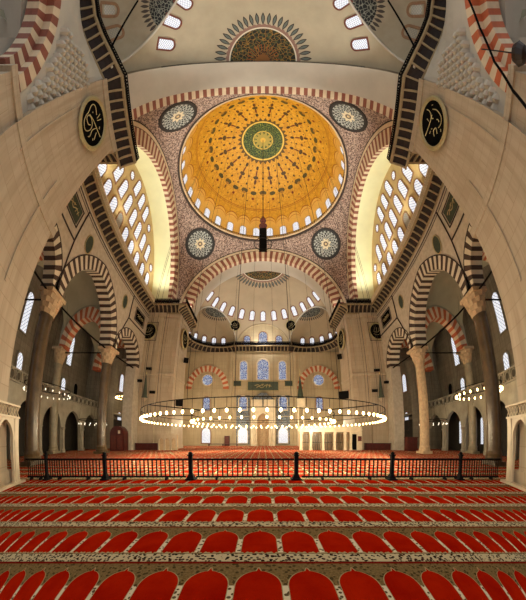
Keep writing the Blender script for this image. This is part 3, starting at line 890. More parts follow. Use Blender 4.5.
for sx, nm in ((-1, 'left'), (1, 'right')):
    roundel((sx*12.36, 15.2, 16.0), (-sx, 0, 0), (0, 0, 1), 1.45, TXT2, lr=.025, lm=m_rim, label= 'black roundel seen edge-on on the inner face of the far %s pier' % nm)
    t = roundel((sx*17.0, 12.12, 15.9), (0, -1, 0), (0, 0, 1), 1.2, TXT2, lr=.02, lm=m_rim, label= 'black roundel in a square frame on the front of the far %s pier' % nm)
    b = MB()
    for q in ((-1.4, 1.4, 1.34, 1.4), (-1.4, 1.4, -1.4, -1.34), (-1.4, -1.34, -1.38, 1.38), (1.34, 1.4, -1.38, 1.38)): b.box(*q, 0, .05)
    b.build('square_frame', [m_line], t)
    # on the far semi-dome between the windows and the exedra
    el = math.asin((24.1 - 19.5)/12.4); az = atan2(sqrt(1 - (5.9/(12.4*cos(el)))**2), 5.9/(12.4*cos(el)))
    r = 12.33*cos(el)
    roundel((sx*r*cos(az), 17.6 + r*sin(az), 24.1), (-sx*cos(az)*cos(el), -sin(az)*cos(el), -sin(el)), (0, 0, 1), 1.1, TXT2, lr=.025, lm=m_rim, label='small black roundel on the far semi-dome, %s of the central lunette' % nm)
    # floral medallions in the pendentives
    for sy, fn_ in ((1, 'far'), (-1, 'near')):
        rr = 15.45; zz = 19.2 + sqrt(19.657**2 - rr*rr)
        p = Vector((sx*rr*.7071, sy*rr*.7071, zz)); nr = (Vector((0, 0, 19.2)) - p).normalized()
        o = MB(); N = 48; R = 2.05
        for i in range(N):
            a, c2 = 2*pi*i/N, 2*pi*(i+1)/N
            f = lambda q, k: (q*R*cos(k), q*R*sin(k), (q*R)**2/2/19.6*1.32 + .1)
            for q0, q1 in ((.01, .35), (.35, .7), (.7, 1)):
                o.face([f(q0, a), f(q1, a), f(q1, c2), f(q0, c2)])
            o.face([f(1, a), f(1, c2), (R*1.01*cos(c2), R*1.01*sin(c2), .16), (R*1.01*cos(a), R*1.01*sin(a), .16)])
        ob = o.build('floral_medallion', [m_roundel], smooth=False); ob.matrix_world = frame(p, nr, (0, 0, 1)) @ Matrix.Scale(1.32, 4)
        tag(ob, 'round blue-grey arabesque medallion in the %s %s pendentive beside the golden dome' % (fn_, nm), 'medallion')
    # oval and rectangular plaques on the arcade spandrels
    for y, w, h, lb in ((-4.8, .55, .85, 'dark green oval plaque above the nearer massive column of the %s arcade'), (4.6, .5, .8, 'dark green oval plaque above the farther column of the %s arcade')):
        t = empty('oval_plaque', (0, 0, 0)); t.matrix_world = frame((sx*(XA - .03), y, 16.3), (-sx, 0, 0), (0, 0, 1)); tag(t, lb % nm, 'plaque')
        b = MB(); b.face([(w*cos(2*pi*i/24), h*sin(2*pi*i/24), .03) for i in range(24)]); b.build('plaque', [m_teal], t)
        b = MB(); b.tube([((w+.05)*cos(2*pi*i/24), (h+.05)*sin(2*pi*i/24), .03) for i in range(24)], .06, 5, closed=True); b.build('rim', [m_rim], t)
    for y, lb in ((-8.7, 'dark green oblong inscription plaque on the %s arcade beside the near pier'), (9.3, 'dark oblong inscription plaque on the %s arcade beside the far pier')):
        t = empty('inscription_plaque', (0, 0, 0)); t.matrix_world = frame((sx*(XA - .03), y, 16.6), (-sx, 0, 0), (0, 0, 1)); tag(t, lb % nm, 'plaque')
        b = MB(); b.box(-1.25, 1.25, -.7, .7, 0, .04); b.build('plaque', [m_disc if y > 0 else m_teal], t)
        b = MB()
        for q in ((-1.5, 1.5, .8, .9), (-1.5, 1.5, -.9, -.8), (-1.5, -1.4, -.9, .9), (1.4, 1.5, -.9, .9)): b.box(*q, 0, .05)
        b.build('frame', [m_line], t)
        lettering(STROKES_TXT, t, 1.1, .5, .045, m_rim, .05)

# ------------------------------------------------------------------ near corners: wall with striped arch under the exedra walkway
for sx, nm in ((-1, 'left'), (1, 'right')):
    F = lambda u, v, d: (sx*d, -u, v)
    p = pf(3.1, 3.1); po = pf(4.1, 4.1)
    b = MB()
    b.wall(F, 17.6, 29, 10.1, 14.6, [(22.5, 10.1, po, 4.1)], 13.0, 0, 24)
    up = [tuple(v)[:2] for v in smoothline([(p[0], p[1], 0) for p in NEARC], 3)]
    lo = [(13.0, 17.6 + (29-17.6)*i/(len(up)-1)) for i in range(len(up))]
    X = quad(sx, -1)
    for i in range(len(up)-1):
        for k in range(4):
            f0, f1 = k/4, (k+1)/4; e = lambda f: f*f
            pt = lambda j, f: X((lo[j][0]*(1-e(f)) + up[j][0]*e(f), lo[j][1]*(1-e(f)) + up[j][1]*e(f), 14.6 + (ZC-14.6)*f))
            b.face([pt(i, f0), pt(i+1, f0), pt(i+1, f1), pt(i, f1)])
    struct(b.build('wall_near_corner_' + nm, [m_vault]))
    b = MB(); b.arch(F, off(pf(3.45, 3.45), 22.5, 10.1), off(po, 22.5, 10.1), 12.95, 13.75, 27, 2, (0, 1))
    b.arch(F, off(pf(2.8, 2.8), 22.5, 10.1), off(pf(3.45, 3.45), 22.5, 10.1), 13.75, 15.2, 27, 2, (0, 1))
    struct(b.build('trim_near_corner_arch_' + nm, [m_orange if sx > 0 else m_red, m_white]))
    b = MB(); b.box(min(sx*15.6, sx*19), max(sx*15.6, sx*19), -29, -18.0, 12.6, 19)
    b.box(min(sx*15.6, sx*19.4), max(sx*15.6, sx*19.4), -20.4, -17.6, 0, 19)
    struct(b.build('wall_entrance_bay_' + nm, [m_vault]))
    # muqarnas corbel
    b = MB()
    for row in range(15):
        z = 11.0 + .36*row; wmax = .5 + .3*row if row < 9 else 3.2 - .35*(row - 9); pr = .12 + .035*row
        y = 17.62 + (.2 if row % 2 else 0)
        while y < 17.7 + wmax:
            if hypot(y - 22.5, z - 10.1) > 4.35:
                g = lambda yy, d, zz: (sx*(13.0 - d), -yy, zz)
                w = .2; zt = z + .36
                A, B, C, D, E_ = g(y-w, 0, z), g(y-w, pr, z+.2), g(y, pr+.2, z+.2), g(y+w, pr, z+.2), g(y+w, 0, z)
                T0, T1, T2 = g(y-w, pr, zt), g(y, pr+.2, zt), g(y+w, pr, zt)
                M0 = g(y, .02, z-.05)
                b.face([A, B, M0]); b.face([B, C, M0]); b.face([C, D, M0]); b.face([D, E_, M0])
                b.face([B, C, T1, T0]); b.face([C, D, T2, T1]); b.face([A, B, T0, g(y-w, 0, zt)]); b.face([E_, D, T2, g(y+w, 0, zt)])
                b.face([T0, T1, T2, g(y+w, 0, zt), g(y-w, 0, zt)])
            y += .41
    struct(b.build('trim_muqarnas_' + nm, [m_vault]))

# ------------------------------------------------------------------ added unseen shell, keeps sky light from leaking in round the vaults
b = MB(); b.box(-30.2, 30.2, -30, 31.5, 51, 51.4); b.box(-30.4, -29.7, -30, 31.5, 0, 51); b.box(29.7, 30.4, -30, 31.5, 0, 51); b.box(-30.2, 30.2, 31, 31.6, 0, 51)
struct(b.build('wall_outer_shell', [m_grey]))

# ------------------------------------------------------------------ chandeliers
def lamp_mesh(mg, r, drop):
    q = MB(); q.tube([(0, 0, 0), (0, 0, -drop + r*1.4)], .012, 4)
    b = MB(); b.lathe([(r*.35, -drop + r*1.5), (r*.8, -drop + r*1.1), (r, -drop + r*.3), (r*.9, -drop - r*.3), (r*.45, -drop - r*.9), (.01, -drop - r*1.1)], n=8, mi=0)
    return b.mesh('lamp', [mg]), q.mesh('stem', [m_black])
def chandelier(x, y, z, radii, counts, r, drop, mg, label, cable_top, ncab, name='ring_chandelier', grp=None, rt=.024):
    t = empty(name, (x, y, z)); tag(t, label, 'chandelier', grp)
    lm, sm = lamp_mesh(mg, r, drop)
    spots = []
    for R, n in zip(radii, counts):
        b = MB(); b.tube([(R*cos(2*pi*i/96), R*sin(2*pi*i/96), 0) for i in range(96)], rt, 5, closed=True)
        b.build('ring', [m_black], t)
        spots += [(R*cos(2*pi*(k + .3)/n), R*sin(2*pi*(k + .3)/n), -.02) for k in range(n)]
    spots.sort(key=lambda p: hypot(x + p[0], y + p[1] + 20.4))
    for p in spots[:100]:
        o = inst('lamp', lm, t); o.location = p
        inst('stem', sm, o)
    if len(spots) > 100:                                     # the farthest small lamps
        b = MB()
        for p in spots[100:]:
            n0 = len(b.v); b.v += [(v.co.x + p[0], v.co.y + p[1], v.co.z + p[2]) for v in lm.vertices]
            for q in lm.polygons: b.f.append([n0 + i for i in q.vertices]); b.mi.append(0); b.uv.append(None)
        b.build('far_lamps', [mg], t)['kind'] = 'stuff'
    if len(radii) > 1:
        for k in range(8):
            a = 2*pi*k/8; b = MB(); b.tube([(radii[1]*cos(a), radii[1]*sin(a), 0), (radii[0]*cos(a), radii[0]*sin(a), 0)], .03, 4); b.build('spoke', [m_black], t)
    for k in range(ncab):
        a = 2*pi*(k + .5)/ncab; R = radii[0]; zt, rt2 = cable_top
        b = MB(); b.tube([(R*cos(a), R*sin(a), 0), (rt2*cos(a), rt2*sin(a), zt - z)], .014, 4); b.build('cable', [m_iron], t)
    return t
chandelier(0, 0, 3.3, (9.46, 5.7), (100, 48), .068, .58, m_glass, 'huge double-ring chandelier of glowing glass lamps hung low under the dome', (44.8, 9.46), 24)
side = [(-22, -1.3, 5.3, 2.7, 22, m_glass_off, 'black ring chandelier with dim lamps hanging in the left aisle'),
        (22, -1.3, 5.3, 2.7, 22, m_glass, 'brightly lit ring chandelier hanging in the right aisle'),
        (-22.6, 8.2, 3.5, 2.0, 16, m_glass_off, 'small dim ring chandelier low before the left gallery arches'),
        (22.6, 8.2, 3.5, 2.0, 16, m_glass_off, 'small dim ring chandelier low before the right gallery arches'),
        (-25.0, 21.5, 8.5, 2.2, 24, m_glass, 'lit ring chandelier glimpsed behind the far left pier')]
for x, y, z, R, n, mg, lb in side:
    chandelier(x, y, z, (R,), (n,), .085 if mg is m_glass else .06, .45, mg, lb, (13.5 if y < 20 else 18.6, .3), 4, rt=.03)

# long black loudspeaker on the dome's central cable
t = empty('hanging_loudspeaker', (0, 0, 0)); tag(t, 'long black column loudspeaker hanging on the central cable below the golden dome', 'loudspeaker')
b = MB(); b.tube([(0, 0, 24.6), (0, 0, 49.2)], .06, 6); b.build('cable', [m_iron], t)
b = MB(); b.prism([(-.42, -.3), (.42, -.3), (.42, .3), (-.42, .3)], 20.0, 23.2); b.build('body', [m_black], t)
b = MB(); b.lathe([(.12, 23.2), (.4, 23.5), (.5, 23.9), (.25, 24.3), (.4, 24.8), (.1, 25.6)], n=10); b.build('finial', [m_sign], t)
b = MB(); b.tube([(1.0*cos(2*pi*i/30), 1.0*sin(2*pi*i/30), 20.9) for i in range(30)], .05, 5, closed=True); b.tube([(-1.0, 0, 20.9), (1.0, 0, 20.9)], .04, 5); b.build('ring', [m_iron], t)

# ------------------------------------------------------------------ fence across the hall
FY = -11.4
def post(x, label):
    t = empty('fence_post', (x, FY, .016)); tag(t, label, 'fence post', 'black fence posts')
    b = MB(); b.box(-.07, .07, -.07, .07, .1, .86); b.build('shaft', [m_black], t)
    b = MB(); b.prism([(-.19, -.19), (.19, -.19), (.19, .19), (-.19, .19)], 0, .05); b.prism([(-.15, -.15), (.15, -.15), (.15, .15), (-.15, .15)], .05, .22, 0, [(-.07, -.07), (.07, -.07), (.07, .07), (-.07, .07)]); b.build('foot', [m_black], t)
    b = MB(); b.box(-.1, .1, -.1, .1, .86, .9); b.lathe([(.07, .9), (.09, .95), (.03, 1.0)], n=10); b.build('cap', [m_black], t)
    return t
PX = [-10.3 + 3.83*k for k in range(6)]
ORD = ['first', 'second', 'third', 'fourth', 'fifth', 'sixth', 'seventh']
for k, x in enumerate(PX): post(x, 'black iron fence post, %s counted from the left end of the fence' % ORD[k])
ends = [-12.0] + PX + [12.0]
bar = MB(); bar.box(-.02, .02, -.02, .02, .1, .7); bar_me = bar.mesh('bar', [m_black])
for k in range(7):
    x0, x1 = ends[k] + (.2 if k else 0), ends[k+1] - (.2 if k < 6 else 0)
    t = empty('iron_fence', ((x0 + x1)/2, FY, .016)); tag(t, 'black iron fence panel of upright bars, %s counted from the left end' % ORD[k], 'fence', 'iron fence panels')
    L = (x1 - x0)/2
    for nm, z in (('top_rail', .7), ('bottom_rail', .08)):
        b = MB(); e = .115 if nm == 'top_rail' else 0; b.box(-L - e, L + e, -.035, .035, z, z + .06); b.build(nm, [m_black], t)
    for q in (-L*.55, L*.55):
        b = MB(); b.box(q - .03, q + .03, -.12, .12, 0, .08); b.build('foot', [m_black], t)
    n = round(2*L/.18)
    for i in range(n):
        o = inst('bar', bar_me, t); o.location = (-L + 2*L*(i + .5)/n, 0, 0)

# ------------------------------------------------------------------ furniture along the piers
for sx, nm in ((-1, 'left'), (1, 'right')):
    t = empty('marble_screen', (sx*12.05, -14.4, 0)); tag(t, 'marble screen with pointed arches and pierced frieze at the foot of the near %s pier' % nm, 'screen')
    F = lambda u, v, d: (sx*d, u, v)
    p = pf(.62, .75)
    b = MB()
    for d in (-.12, .12): b.wall(F, -3.2, 2.25, 0.0, 2.15, [(-1.6, 1.35, p, .62), (.1, 1.35, p, .62), (1.5, 1.45, pf(.5, .6), .5)], d)
    for uc, h, vs, pp in ((-1.6, .62, 1.35, p), (.1, .62, 1.35, p), (1.5, .5, 1.45, pf(.5, .6))):
        b.arch(F, off(pp, uc, vs), off(pf(h + .1, pp(.5)[1] + .1), uc, vs), -.15, .12, 11, 2, (0, 0))
        for u in (uc - h, uc + h): b.face([F(u, 0, -.12), F(u, vs, -.12), F(u, vs, .12), F(u, 0, .12)])
    b.box(-.16, .16, 2.1, 2.35, 0, 2.15)
    b.build('arcade', [m_marble], t)
    b = MB()
    for z in (2.13, 2.5): b.box(-.2, .2, -3.2, 2.4, z, z + .06)
    for k in range(28):
        y = -3.15 + .2*k
        b.tube([(0, y, 2.19), (0, y + .2, 2.5)], .025, 4); b.tube([(0, y + .2, 2.19), (0, y, 2.5)], .025, 4)
    b.build('pierced_frieze', [m_marble], t)
    b = MB(); b.box(-.35, .2, -3.3, 2.6, .018, .1) if sx > 0 else b.box(-.2, .35, -3.3, 2.6, .018, .1); b.build('plinth', [m_marble], t)
    # low wooden shoe cabinets at the far piers
    t = empty('shoe_cabinet', (sx*15.4, 11.5, .016)); tag(t, 'low dark red wooden cabinet along the foot of the far %s pier' % nm, 'cabinet')
    b = MB(); b.box(-1.9, 1.9, -.3, .3, 0, .78); b.build('body', [m_wood], t)
    b = MB(); b.box(-1.95, 1.95, -.35, .33, .78, .85); b.build('top', [m_wood], t)
    for k in range(4): b = MB(); b.box(-1.82 + .93*k, -.98 + .93*k, -.33, -.29, .08, .7); b.build('door', [m_wood], t)
    # slim conical hoods on the pier fronts
    t = empty('conical_hood', (sx*16.4, 11.9, 6.6)); tag(t, 'slim dark green conical hood on the front of the far %s pier' % nm, 'hood')
    b = MB(); b.lathe([(.42, 0), (.46, .15), (.36, .3), (.2, 1.7), (.06, 2.9), (.01, 3.2)], n=12); b.build('cone', [m_cone], t)
    b = MB(); b.lathe([(.05, 3.15), (.1, 3.3), (.02, 3.5)], n=8); b.build('finial', [m_gold], t)
    b = MB(); b.lathe([(.02, -.5), (.3, -.2), (.42, 0)], n=12); b.build('bracket', [m_stone], t)

t = empty('marble_cupboard', (-12.2, 10.7, .016)); tag(t, 'marble cupboard with three narrow arches standing before the far left pier', 'cupboard')
F = lambda u, v, d: (u, d, v); b = MB(); p = pf(.3, .4)
ops = [(-.85, 1.1, p, .3), (0, 1.1, p, .3), (.85, 1.1, p, .3)]
b.wall(F, -1.35, 1.35, 0, 1.85, ops, -.15)
for uc, vs, pp, h in ops:
    b.arch(F, off(pp, uc, vs), off(pf(.36, .46), uc, vs), -.2, .0, 9, 2, (0, 0))
    for u in (uc - h, uc + h): b.face([F(u, 0, -.15), F(u, vs, -.15), F(u, vs, .05), F(u, 0, .05)])
b.box(-1.45, 1.45, -.22, .3, 1.85, 2.0); b.build('front', [m_stone], t)
b = MB(); b.box(-1.35, 1.35, .05, .3, 0, 1.85); b.build('back', [m_cap], t)

# marble tribune in front of the far right pier
t = empty('marble_tribune', (8.6, 11.2, .016)); tag(t, 'low marble tribune on square posts before the far right pier', 'tribune')
b = MB(); b.box(-4.2, 4.0, -1.0, 1.0, 2.35, 2.6); b.box(-4.1, 3.9, -.95, .95, 2.2, 2.35); b.box(-4.1, 3.9, -.92, -.86, 2.6, 2.95); b.build('platform', [m_marble], t)
xs = [-3.95, -2.75, -1.2, .3, 1.65, 2.45]
for x in xs:
    b = MB(); b.box(x - .13, x + .13, -.9, -.64, 0, 2.2); b.box(x - .19, x + .19, -.95, -.6, 1.95, 2.2); b.box(x - .18, x + .18, -.94, -.6, 0, .2); b.build('post', [m_marble], t)
b = MB(); b.box(-4.0, 2.4, .5, .62, 0, 2.2); b.build('back_panel', [m_cap], t)
for k in range(4):
    b = MB(); x0, x1 = xs[k] + .2, xs[k+1] - .2
    for q in range(5): b.box(x0 + (x1-x0)*q/5, x0 + (x1-x0)*(q+.5)/5, -.3, -.2, 0, 2.0)
    b.box(x0, x1, -.32, -.18, .9, 1.0); b.build('grille', [m_gran], t)
b = MB(); b.box(2.45, 4.0, -.85, .6, 0, 2.2); b.build('end_wall', [m_marble], t)
b = MB(); b.box(2.62, 3.2, -.92, -.84, .05, 1.95); b.build('door', [m_disc], t)
b = MB(); b.box(3.4, 3.9, -.9, -.84, 1.1, 1.7); b.build('notice', [m_sign], t)

t = empty('minbar', (6.9, 25.6, .016)); tag(t, 'tall minbar pulpit with dark conical cap beside the mihrab', 'minbar')
b = MB(); b.prism([(-.6, -.6), (.6, -.6), (.6, .6), (-.6, .6)], 0, 3.6); b.build('tower', [m_marble], t)
for x, y in ((-.5, -.5), (.5, -.5), (-.5, .5), (.5, .5)): b = MB(); b.lathe([(.1, 3.6), (.07, 3.8), (.07, 6.8), (.12, 7.1)], (x, y, 0), 8); b.build('post', [m_marble], t)
b = MB(); b.prism([(-.7, -.7), (.7, -.7), (.7, .7), (-.7, .7)], 7.1, 8.6); b.build('canopy', [m_marble], t)
b = MB(); b.lathe([(.72, 8.6), (.6, 8.9), (.42, 10.2), (.15, 12.2), (.03, 12.9)], n=10); b.build('cone', [m_cone], t)
b = MB(); b.lathe([(.03, 12.8), (.13, 13.1), (.04, 13.4), (.08, 13.6), (.01, 14.4)], n=8); b.build('finial', [m_gold], t)
b = MB(); b.face([(-.55, -.6, 0), (-.55, -4.5, 0), (-.55, -.6, 3.5)]); b.face([(.55, -.6, 0), (.55, -4.5, 0), (.55, -.6, 3.5)]); b.face([(-.55, -4.5, 0), (.55, -4.5, 0), (.55, -.6, 3.5), (-.55, -.6, 3.5)]); b.build('stair', [m_marble], t)

t = empty('wooden_kiosk', (-19.0, 9.6, .016)); tag(t, 'dark red wooden kiosk with rounded top behind the farther left column', 'kiosk')
b = MB(); p = pf(1.15, 1.0)
pts = [(-1.15, 0), (-1.15, 1.9)] + [(p(i/14)[0], 1.9 + p(i/14)[1]) for i in range(1, 14)] + [(1.15, 1.9), (1.15, 0)]
n = len(pts)
b.face([(u, -.6, v) for u, v in pts]); b.face([(u, .6, v) for u, v in pts])
for i in range(n): j = (i+1) % n; b.face([(pts[i][0], -.6, pts[i][1]), (pts[j][0], -.6, pts[j][1]), (pts[j][0], .6, pts[j][1]), (pts[i][0], .6, pts[i][1])])
b.build('body', [m_wood], t)
for x in (-.5, .5): b = MB(); b.box(x - .4, x + .4, -.66, -.6, .15, 1.8); b.build('door', [m_sign], t)
b = MB(); b.box(.25, .55, -.68, -.6, 2.0, 2.35); b.build('notice', [m_marble], t)
t = empty('wooden_cabinet', (19.3, 9.0, .016)); tag(t, 'dark wooden cabinet standing between the far right pier and the tan column', 'cabinet')
b = MB(); b.box(-.8, .8, -.4, .4, 0, 1.5); b.build('body', [m_wood], t)
for x in (-.4, .4): b = MB(); b.box(x - .36, x + .36, -.45, -.4, .1, 1.4); b.build('door', [m_wood], t)
b = MB(); b.box(-.9, .9, -.48, .45, 1.5, 1.6); b.build('top', [m_wood], t)
t = empty('low_bench', (-7.6, 27.6, .016)); tag(t, 'long low red bench along the qibla wall, left of the mihrab', 'bench')
b = MB(); b.box(-3.0, 3.0, -.3, .3, .3, .42); b.build('seat', [m_wood], t)
for x in (-2.7, 0, 2.7): b = MB(); b.box(x - .1, x + .1, -.25, .25, 0, .3); b.build('leg', [m_wood], t)
t = empty('bookcase', (-6.9, 28.3, .016)); tag(t, 'small dark bookcase against the qibla wall between two bright windows', 'bookcase')
b = MB(); b.box(-.5, .5, -.2, .2, 0, 1.9); b.build('body', [m_wood], t)
for k in range(3): b = MB(); b.box(-.42, .42, -.25, -.2, .3 + .5*k, .7 + .5*k); b.build('shelf', [m_sign], t)

# small black loudspeakers and a screen on the far piers
def speaker(p, n, label, w=.5, h=.32, name='loudspeaker', tilt=-.35):
    t = empty(name, p); t.matrix_world = frame(p, (n[0], n[1], tilt), (0, 0, 1)); tag(t, label, 'loudspeaker' if name == 'loudspeaker' else 'screen')
    b = MB(); b.box(-w, w, -h, h, .12, .45); b.build('body', [m_black], t)
    b = MB(); b.box(-.06, .06, -.06, .06, -.25, .14); b.build('bracket', [m_black], t)
    return t
for px, z, lb in ((-16.0, 9.6+1.5-.6, 'upper'), (-17.3, 8.9, 'middle'), (-15.1, 7.4, 'lower')):
    speaker((px, 11.8, z), (.2, -1), '%s small black loudspeaker bracketed on the front of the far left pier' % lb, .4, .17)
for px, z, lb in ((15.9, 10.3, 'upper'), (17.3, 8.7, 'middle'), (15.3, 7.6, 'lower')):
    speaker((px, 11.8, z), (-.2, -1), '%s small black loudspeaker bracketed on the front of the far right pier' % lb, .4, .17)
speaker((-12.1, 14.6, 6.4), (.5, -1), 'black screen mounted on the corner of the far left pier', .5, .45, 'wall_screen')
speaker((11.9, 15.2, 7.6), (-.6, -1), 'tilted black screen mounted on the inner side of the far right pier', .75, .55, 'wall_screen')
speaker((-12.0, 16.2, 13.0), (.6, -1), 'black loudspeaker high on the far left pier under the edge-on roundel', .35, .4)
speaker((12.0, 16.2, 13.6), (-.6, -1), 'black loudspeaker high on the far right pier under the edge-on roundel', .35, .4)

# tie rods
def rod(pts, r, label, name='tie_rod', cat='tie rod', mat=None):
    b = MB(); b.tube(pts, r, 8); return tag(b.build(name, [mat or m_black]), label, cat)
for sx, nm in ((-1, 'left'), (1, 'right')):
    rod([(sx*17.9, -11.7, 10.2), (sx*17.9, 10.4, 10.2)], .08, 'long black tie rod running along the %s arcade through the column capitals' % nm)
    rod([(sx*18, CB, 10.0), (sx*26.2, CB, 10.0)], .06, 'black tie rod crossing the %s aisle from the farther arcade column' % nm)
    rod([(sx*18, CA, 10.0), (sx*26.2, CA, 10.0)], .06, 'black tie rod crossing the %s aisle from the nearer massive column' % nm)
    rod([(sx*12.85, -19.2, 19.95), (sx*12.25, -23.7, 24.2)], .09, 'thick black rod rising from the near %s walkway into the corner vault' % nm)
rod([(12.2, -23.2, 13.5), (12.2, -22.2, 13.1), (12.2, -20.8, 12.2), (12.2, -19.5, 11.0), (12.2, -18.7, 9.5), (12.2, -18.4, 8.4)], .07, 'black cable hanging along the striped arch in the near right corner', 'cable', 'cable')
t = empty('hanging_lantern', (12.3, -19.9, 9.3)); tag(t, 'dark round lantern hanging before the striped arch in the near right corner', 'lantern')
b = MB(); b.lathe([(.05, .5), (.3, .35), (.42, 0), (.3, -.35), (.05, -.5)], n=12); b.build('body', [m_iron], t)
b = MB(); b.tube([(0, 0, .5), (.4, 0, 3.2)], .03, 5); b.build('chain', [m_iron], t)

# ------------------------------------------------------------------ light
def light(kind, name, loc, energy, color, rot=None, **k):
    d = bpy.data.lights.new(name, kind); d.energy = energy; d.color = color
    for a, v in k.items(): setattr(d, a, v)
    o = bpy.data.objects.new(name, d); COL.objects.link(o); o.location = loc
    if rot: o.rotation_euler = rot
    return o
def aim(o, to):
    o.rotation_euler = (Vector(to) - o.location).to_track_quat('-Z', 'Y').to_euler(); return o
WARM = (1.0, .84, .56); SOFT = (1.0, .98, .92)
K = 1.0
# floodlights standing on the walkways
for sx in (-1, 1):
    for y in (-8, -2.7, 2.7, 8):
        aim(light('SPOT', 'walkway_floodlight', (sx*15.7, y, 20.9), 1000*K, (1.0, .99, .82), spot_size=radians(125), spot_blend=.9, shadow_soft_size=.08), (sx*15.3, y*1.3, 31))
    for sy in (-1, 1):
        aim(light('SPOT', 'pier_floodlight', (sx*11.2, sy*12.6, 20.9), 8000*K, (1.0, .97, .84), spot_size=radians(100), spot_blend=.8, shadow_soft_size=.1), (-sx*4, -sy*4, 44))
        aim(light('SPOT', 'corner_floodlight', (sx*11.2, sy*17.2, 20.9), 2600*K, SOFT, spot_size=radians(95), spot_blend=.9, shadow_soft_size=.08), (-sx*2, sy*26, 31))
for y in (26.5, -26.5): light('POINT', 'lunette_floodlight', (0, y, 20.9), 700*K, SOFT, shadow_soft_size=.1)  # added fill lamps, free in the air before the lunettes
# light of the chandelier lamps
for k in range(12):
    a = 2*pi*(k + .5)/12; light('POINT', 'chandelier_light', (9.46*cos(a), 9.46*sin(a), 2.4), 680*K, WARM, shadow_soft_size=.1)
for x, y, z, R, n, mg, lb in side:
    light('POINT', 'aisle_light', (x, y, z - .75), (260 if mg is m_glass else 110)*K, WARM, shadow_soft_size=.15)
for x in (-12, -4.5, 4.5, 12): light('POINT', 'qibla_light', (x, 21.5, 4.0), 1000*K, WARM, shadow_soft_size=.15)  # added fill to brighten the qibla wall, no fixture behind it
for sx in (-1, 1): light('POINT', 'walkway_corner_lamp', (sx*11.6, 13.2, 20.5), 90*K, SOFT, shadow_soft_size=.05)
W = bpy.data.worlds.new('sky'); S.world = W; W.use_nodes = True
W.node_tree.nodes['Background'].inputs[0].default_value = (.93, .985, 1.0, 1); W.node_tree.nodes['Background'].inputs[1].default_value = 1.0

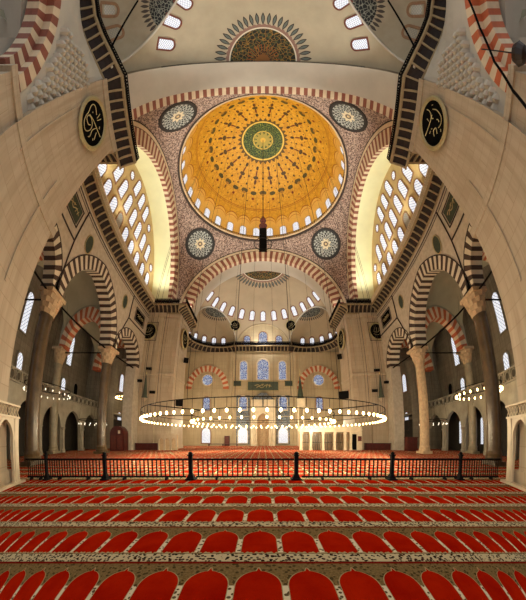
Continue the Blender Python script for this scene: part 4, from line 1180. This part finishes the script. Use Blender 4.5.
# ------------------------------------------------------------------ camera: a vertical panorama (angles kept equal across and up)
LENS = '''shader camera(output point position = 0.0, output vector direction = 0.0, output color throughput = 1.0)
{
  point p = camera_shader_raster_position();
  float a = (p.x * 526.0 - 263.0) / 255.0;
  float t = (p.y * 600.0 - 162.0) / 255.0;
  direction = vector(sin(a), cos(a) * sin(t), cos(a) * cos(t));
}
'''
OSO = '''OpenShadingLanguage 1.00
# Compiled by oslc 1.14.4.0dev
shader camera
oparam	point	position	0 0 0		%read{2147483647,-1} %write{2147483647,-1}
oparam	vector	direction	0 0 0		%read{2147483647,-1} %write{17,17}
oparam	color	throughput	1 1 1		%read{2147483647,-1} %write{2147483647,-1}
global	point	P	%read{1,1} %write{2147483647,-1}
local	point	p	%read{2,6} %write{1,1}
local	float	a	%read{10,14} %write{5,5}
local	float	t	%read{12,15} %write{9,9}
const	string	$const1	"camera_shader_raster_position"		%read{0,0} %write{2147483647,-1}
const	int	$const2	0		%read{2,2} %write{2147483647,-1}
temp	float	$tmp1	%read{3,3} %write{2,2}
const	float	$const3	526		%read{3,3} %write{2147483647,-1}
temp	float	$tmp2	%read{4,4} %write{3,3}
const	float	$const4	263		%read{4,4} %write{2147483647,-1}
temp	float	$tmp3	%read{5,5} %write{4,4}
const	float	$const5	255		%read{5,9} %write{2147483647,-1}
const	int	$const6	1		%read{6,6} %write{2147483647,-1}
temp	float	$tmp4	%read{7,7} %write{6,6}
const	float	$const7	600		%read{7,7} %write{2147483647,-1}
temp	float	$tmp5	%read{8,8} %write{7,7}
const	float	$const8	162		%read{8,8} %write{2147483647,-1}
temp	float	$tmp6	%read{9,9} %write{8,8}
temp	float	$tmp7	%read{17,17} %write{10,10}
temp	float	$tmp8	%read{13,13} %write{11,11}
temp	float	$tmp9	%read{13,13} %write{12,12}
temp	float	$tmp10	%read{17,17} %write{13,13}
temp	float	$tmp11	%read{16,16} %write{14,14}
temp	float	$tmp12	%read{16,16} %write{15,15}
temp	float	$tmp13	%read{17,17} %write{16,16}
code ___main___
	functioncall	$const1 2 	%argrw{"r"}
	assign		p P 	%argrw{"wr"}
	compref		$tmp1 p $const2 	%argrw{"wrr"}
	mul		$tmp2 $tmp1 $const3 	%argrw{"wrr"}
	sub		$tmp3 $tmp2 $const4 	%argrw{"wrr"}
	div		a $tmp3 $const5 	%argrw{"wrr"}
	compref		$tmp4 p $const6 	%argrw{"wrr"}
	mul		$tmp5 $tmp4 $const7 	%argrw{"wrr"}
	sub		$tmp6 $tmp5 $const8 	%argrw{"wrr"}
	div		t $tmp6 $const5 	%argrw{"wrr"}
	sin		$tmp7 a 	%argrw{"wr"}
	cos		$tmp8 a 	%argrw{"wr"}
	sin		$tmp9 t 	%argrw{"wr"}
	mul		$tmp10 $tmp8 $tmp9 	%argrw{"wrr"}
	cos		$tmp11 a 	%argrw{"wr"}
	cos		$tmp12 t 	%argrw{"wr"}
	mul		$tmp13 $tmp11 $tmp12 	%argrw{"wrr"}
	vector		direction $tmp7 $tmp10 $tmp13 	%argrw{"wrrr"}
	end
'''
cd = bpy.data.cameras.new('camera'); cam = bpy.data.objects.new('camera', cd); COL.objects.link(cam)
cam.location = (0, -20.4, 1.5); cam.rotation_euler = (pi/2, 0, 0)
tx = bpy.data.texts.new('panorama_lens.osl'); tx.write(LENS)
cd.type = 'CUSTOM'; cd.custom_mode = 'INTERNAL'; cd.custom_shader = tx
cd.custom_bytecode = OSO; cd.custom_bytecode_hash = '5d0c1f3a9be24a7786aa10c3de55b7f1'
cd.lens = 14; cd.clip_start = .05; cd.clip_end = 300
S.camera = cam
S.view_settings.view_transform = 'Standard'; S.view_settings.look = 'None'; S.view_settings.gamma = 1; S.view_settings.use_curve_mapping = False
S.view_settings.exposure = 0.0
S.cycles.max_bounces = 8; S.cycles.diffuse_bounces = 5; S.cycles.glossy_bounces = 2; S.cycles.use_denoising = True
S.cycles.sample_clamp_indirect = 4.0; S.cycles.caustics_reflective = False; S.cycles.caustics_refractive = False
bpy.context.view_layer.update()
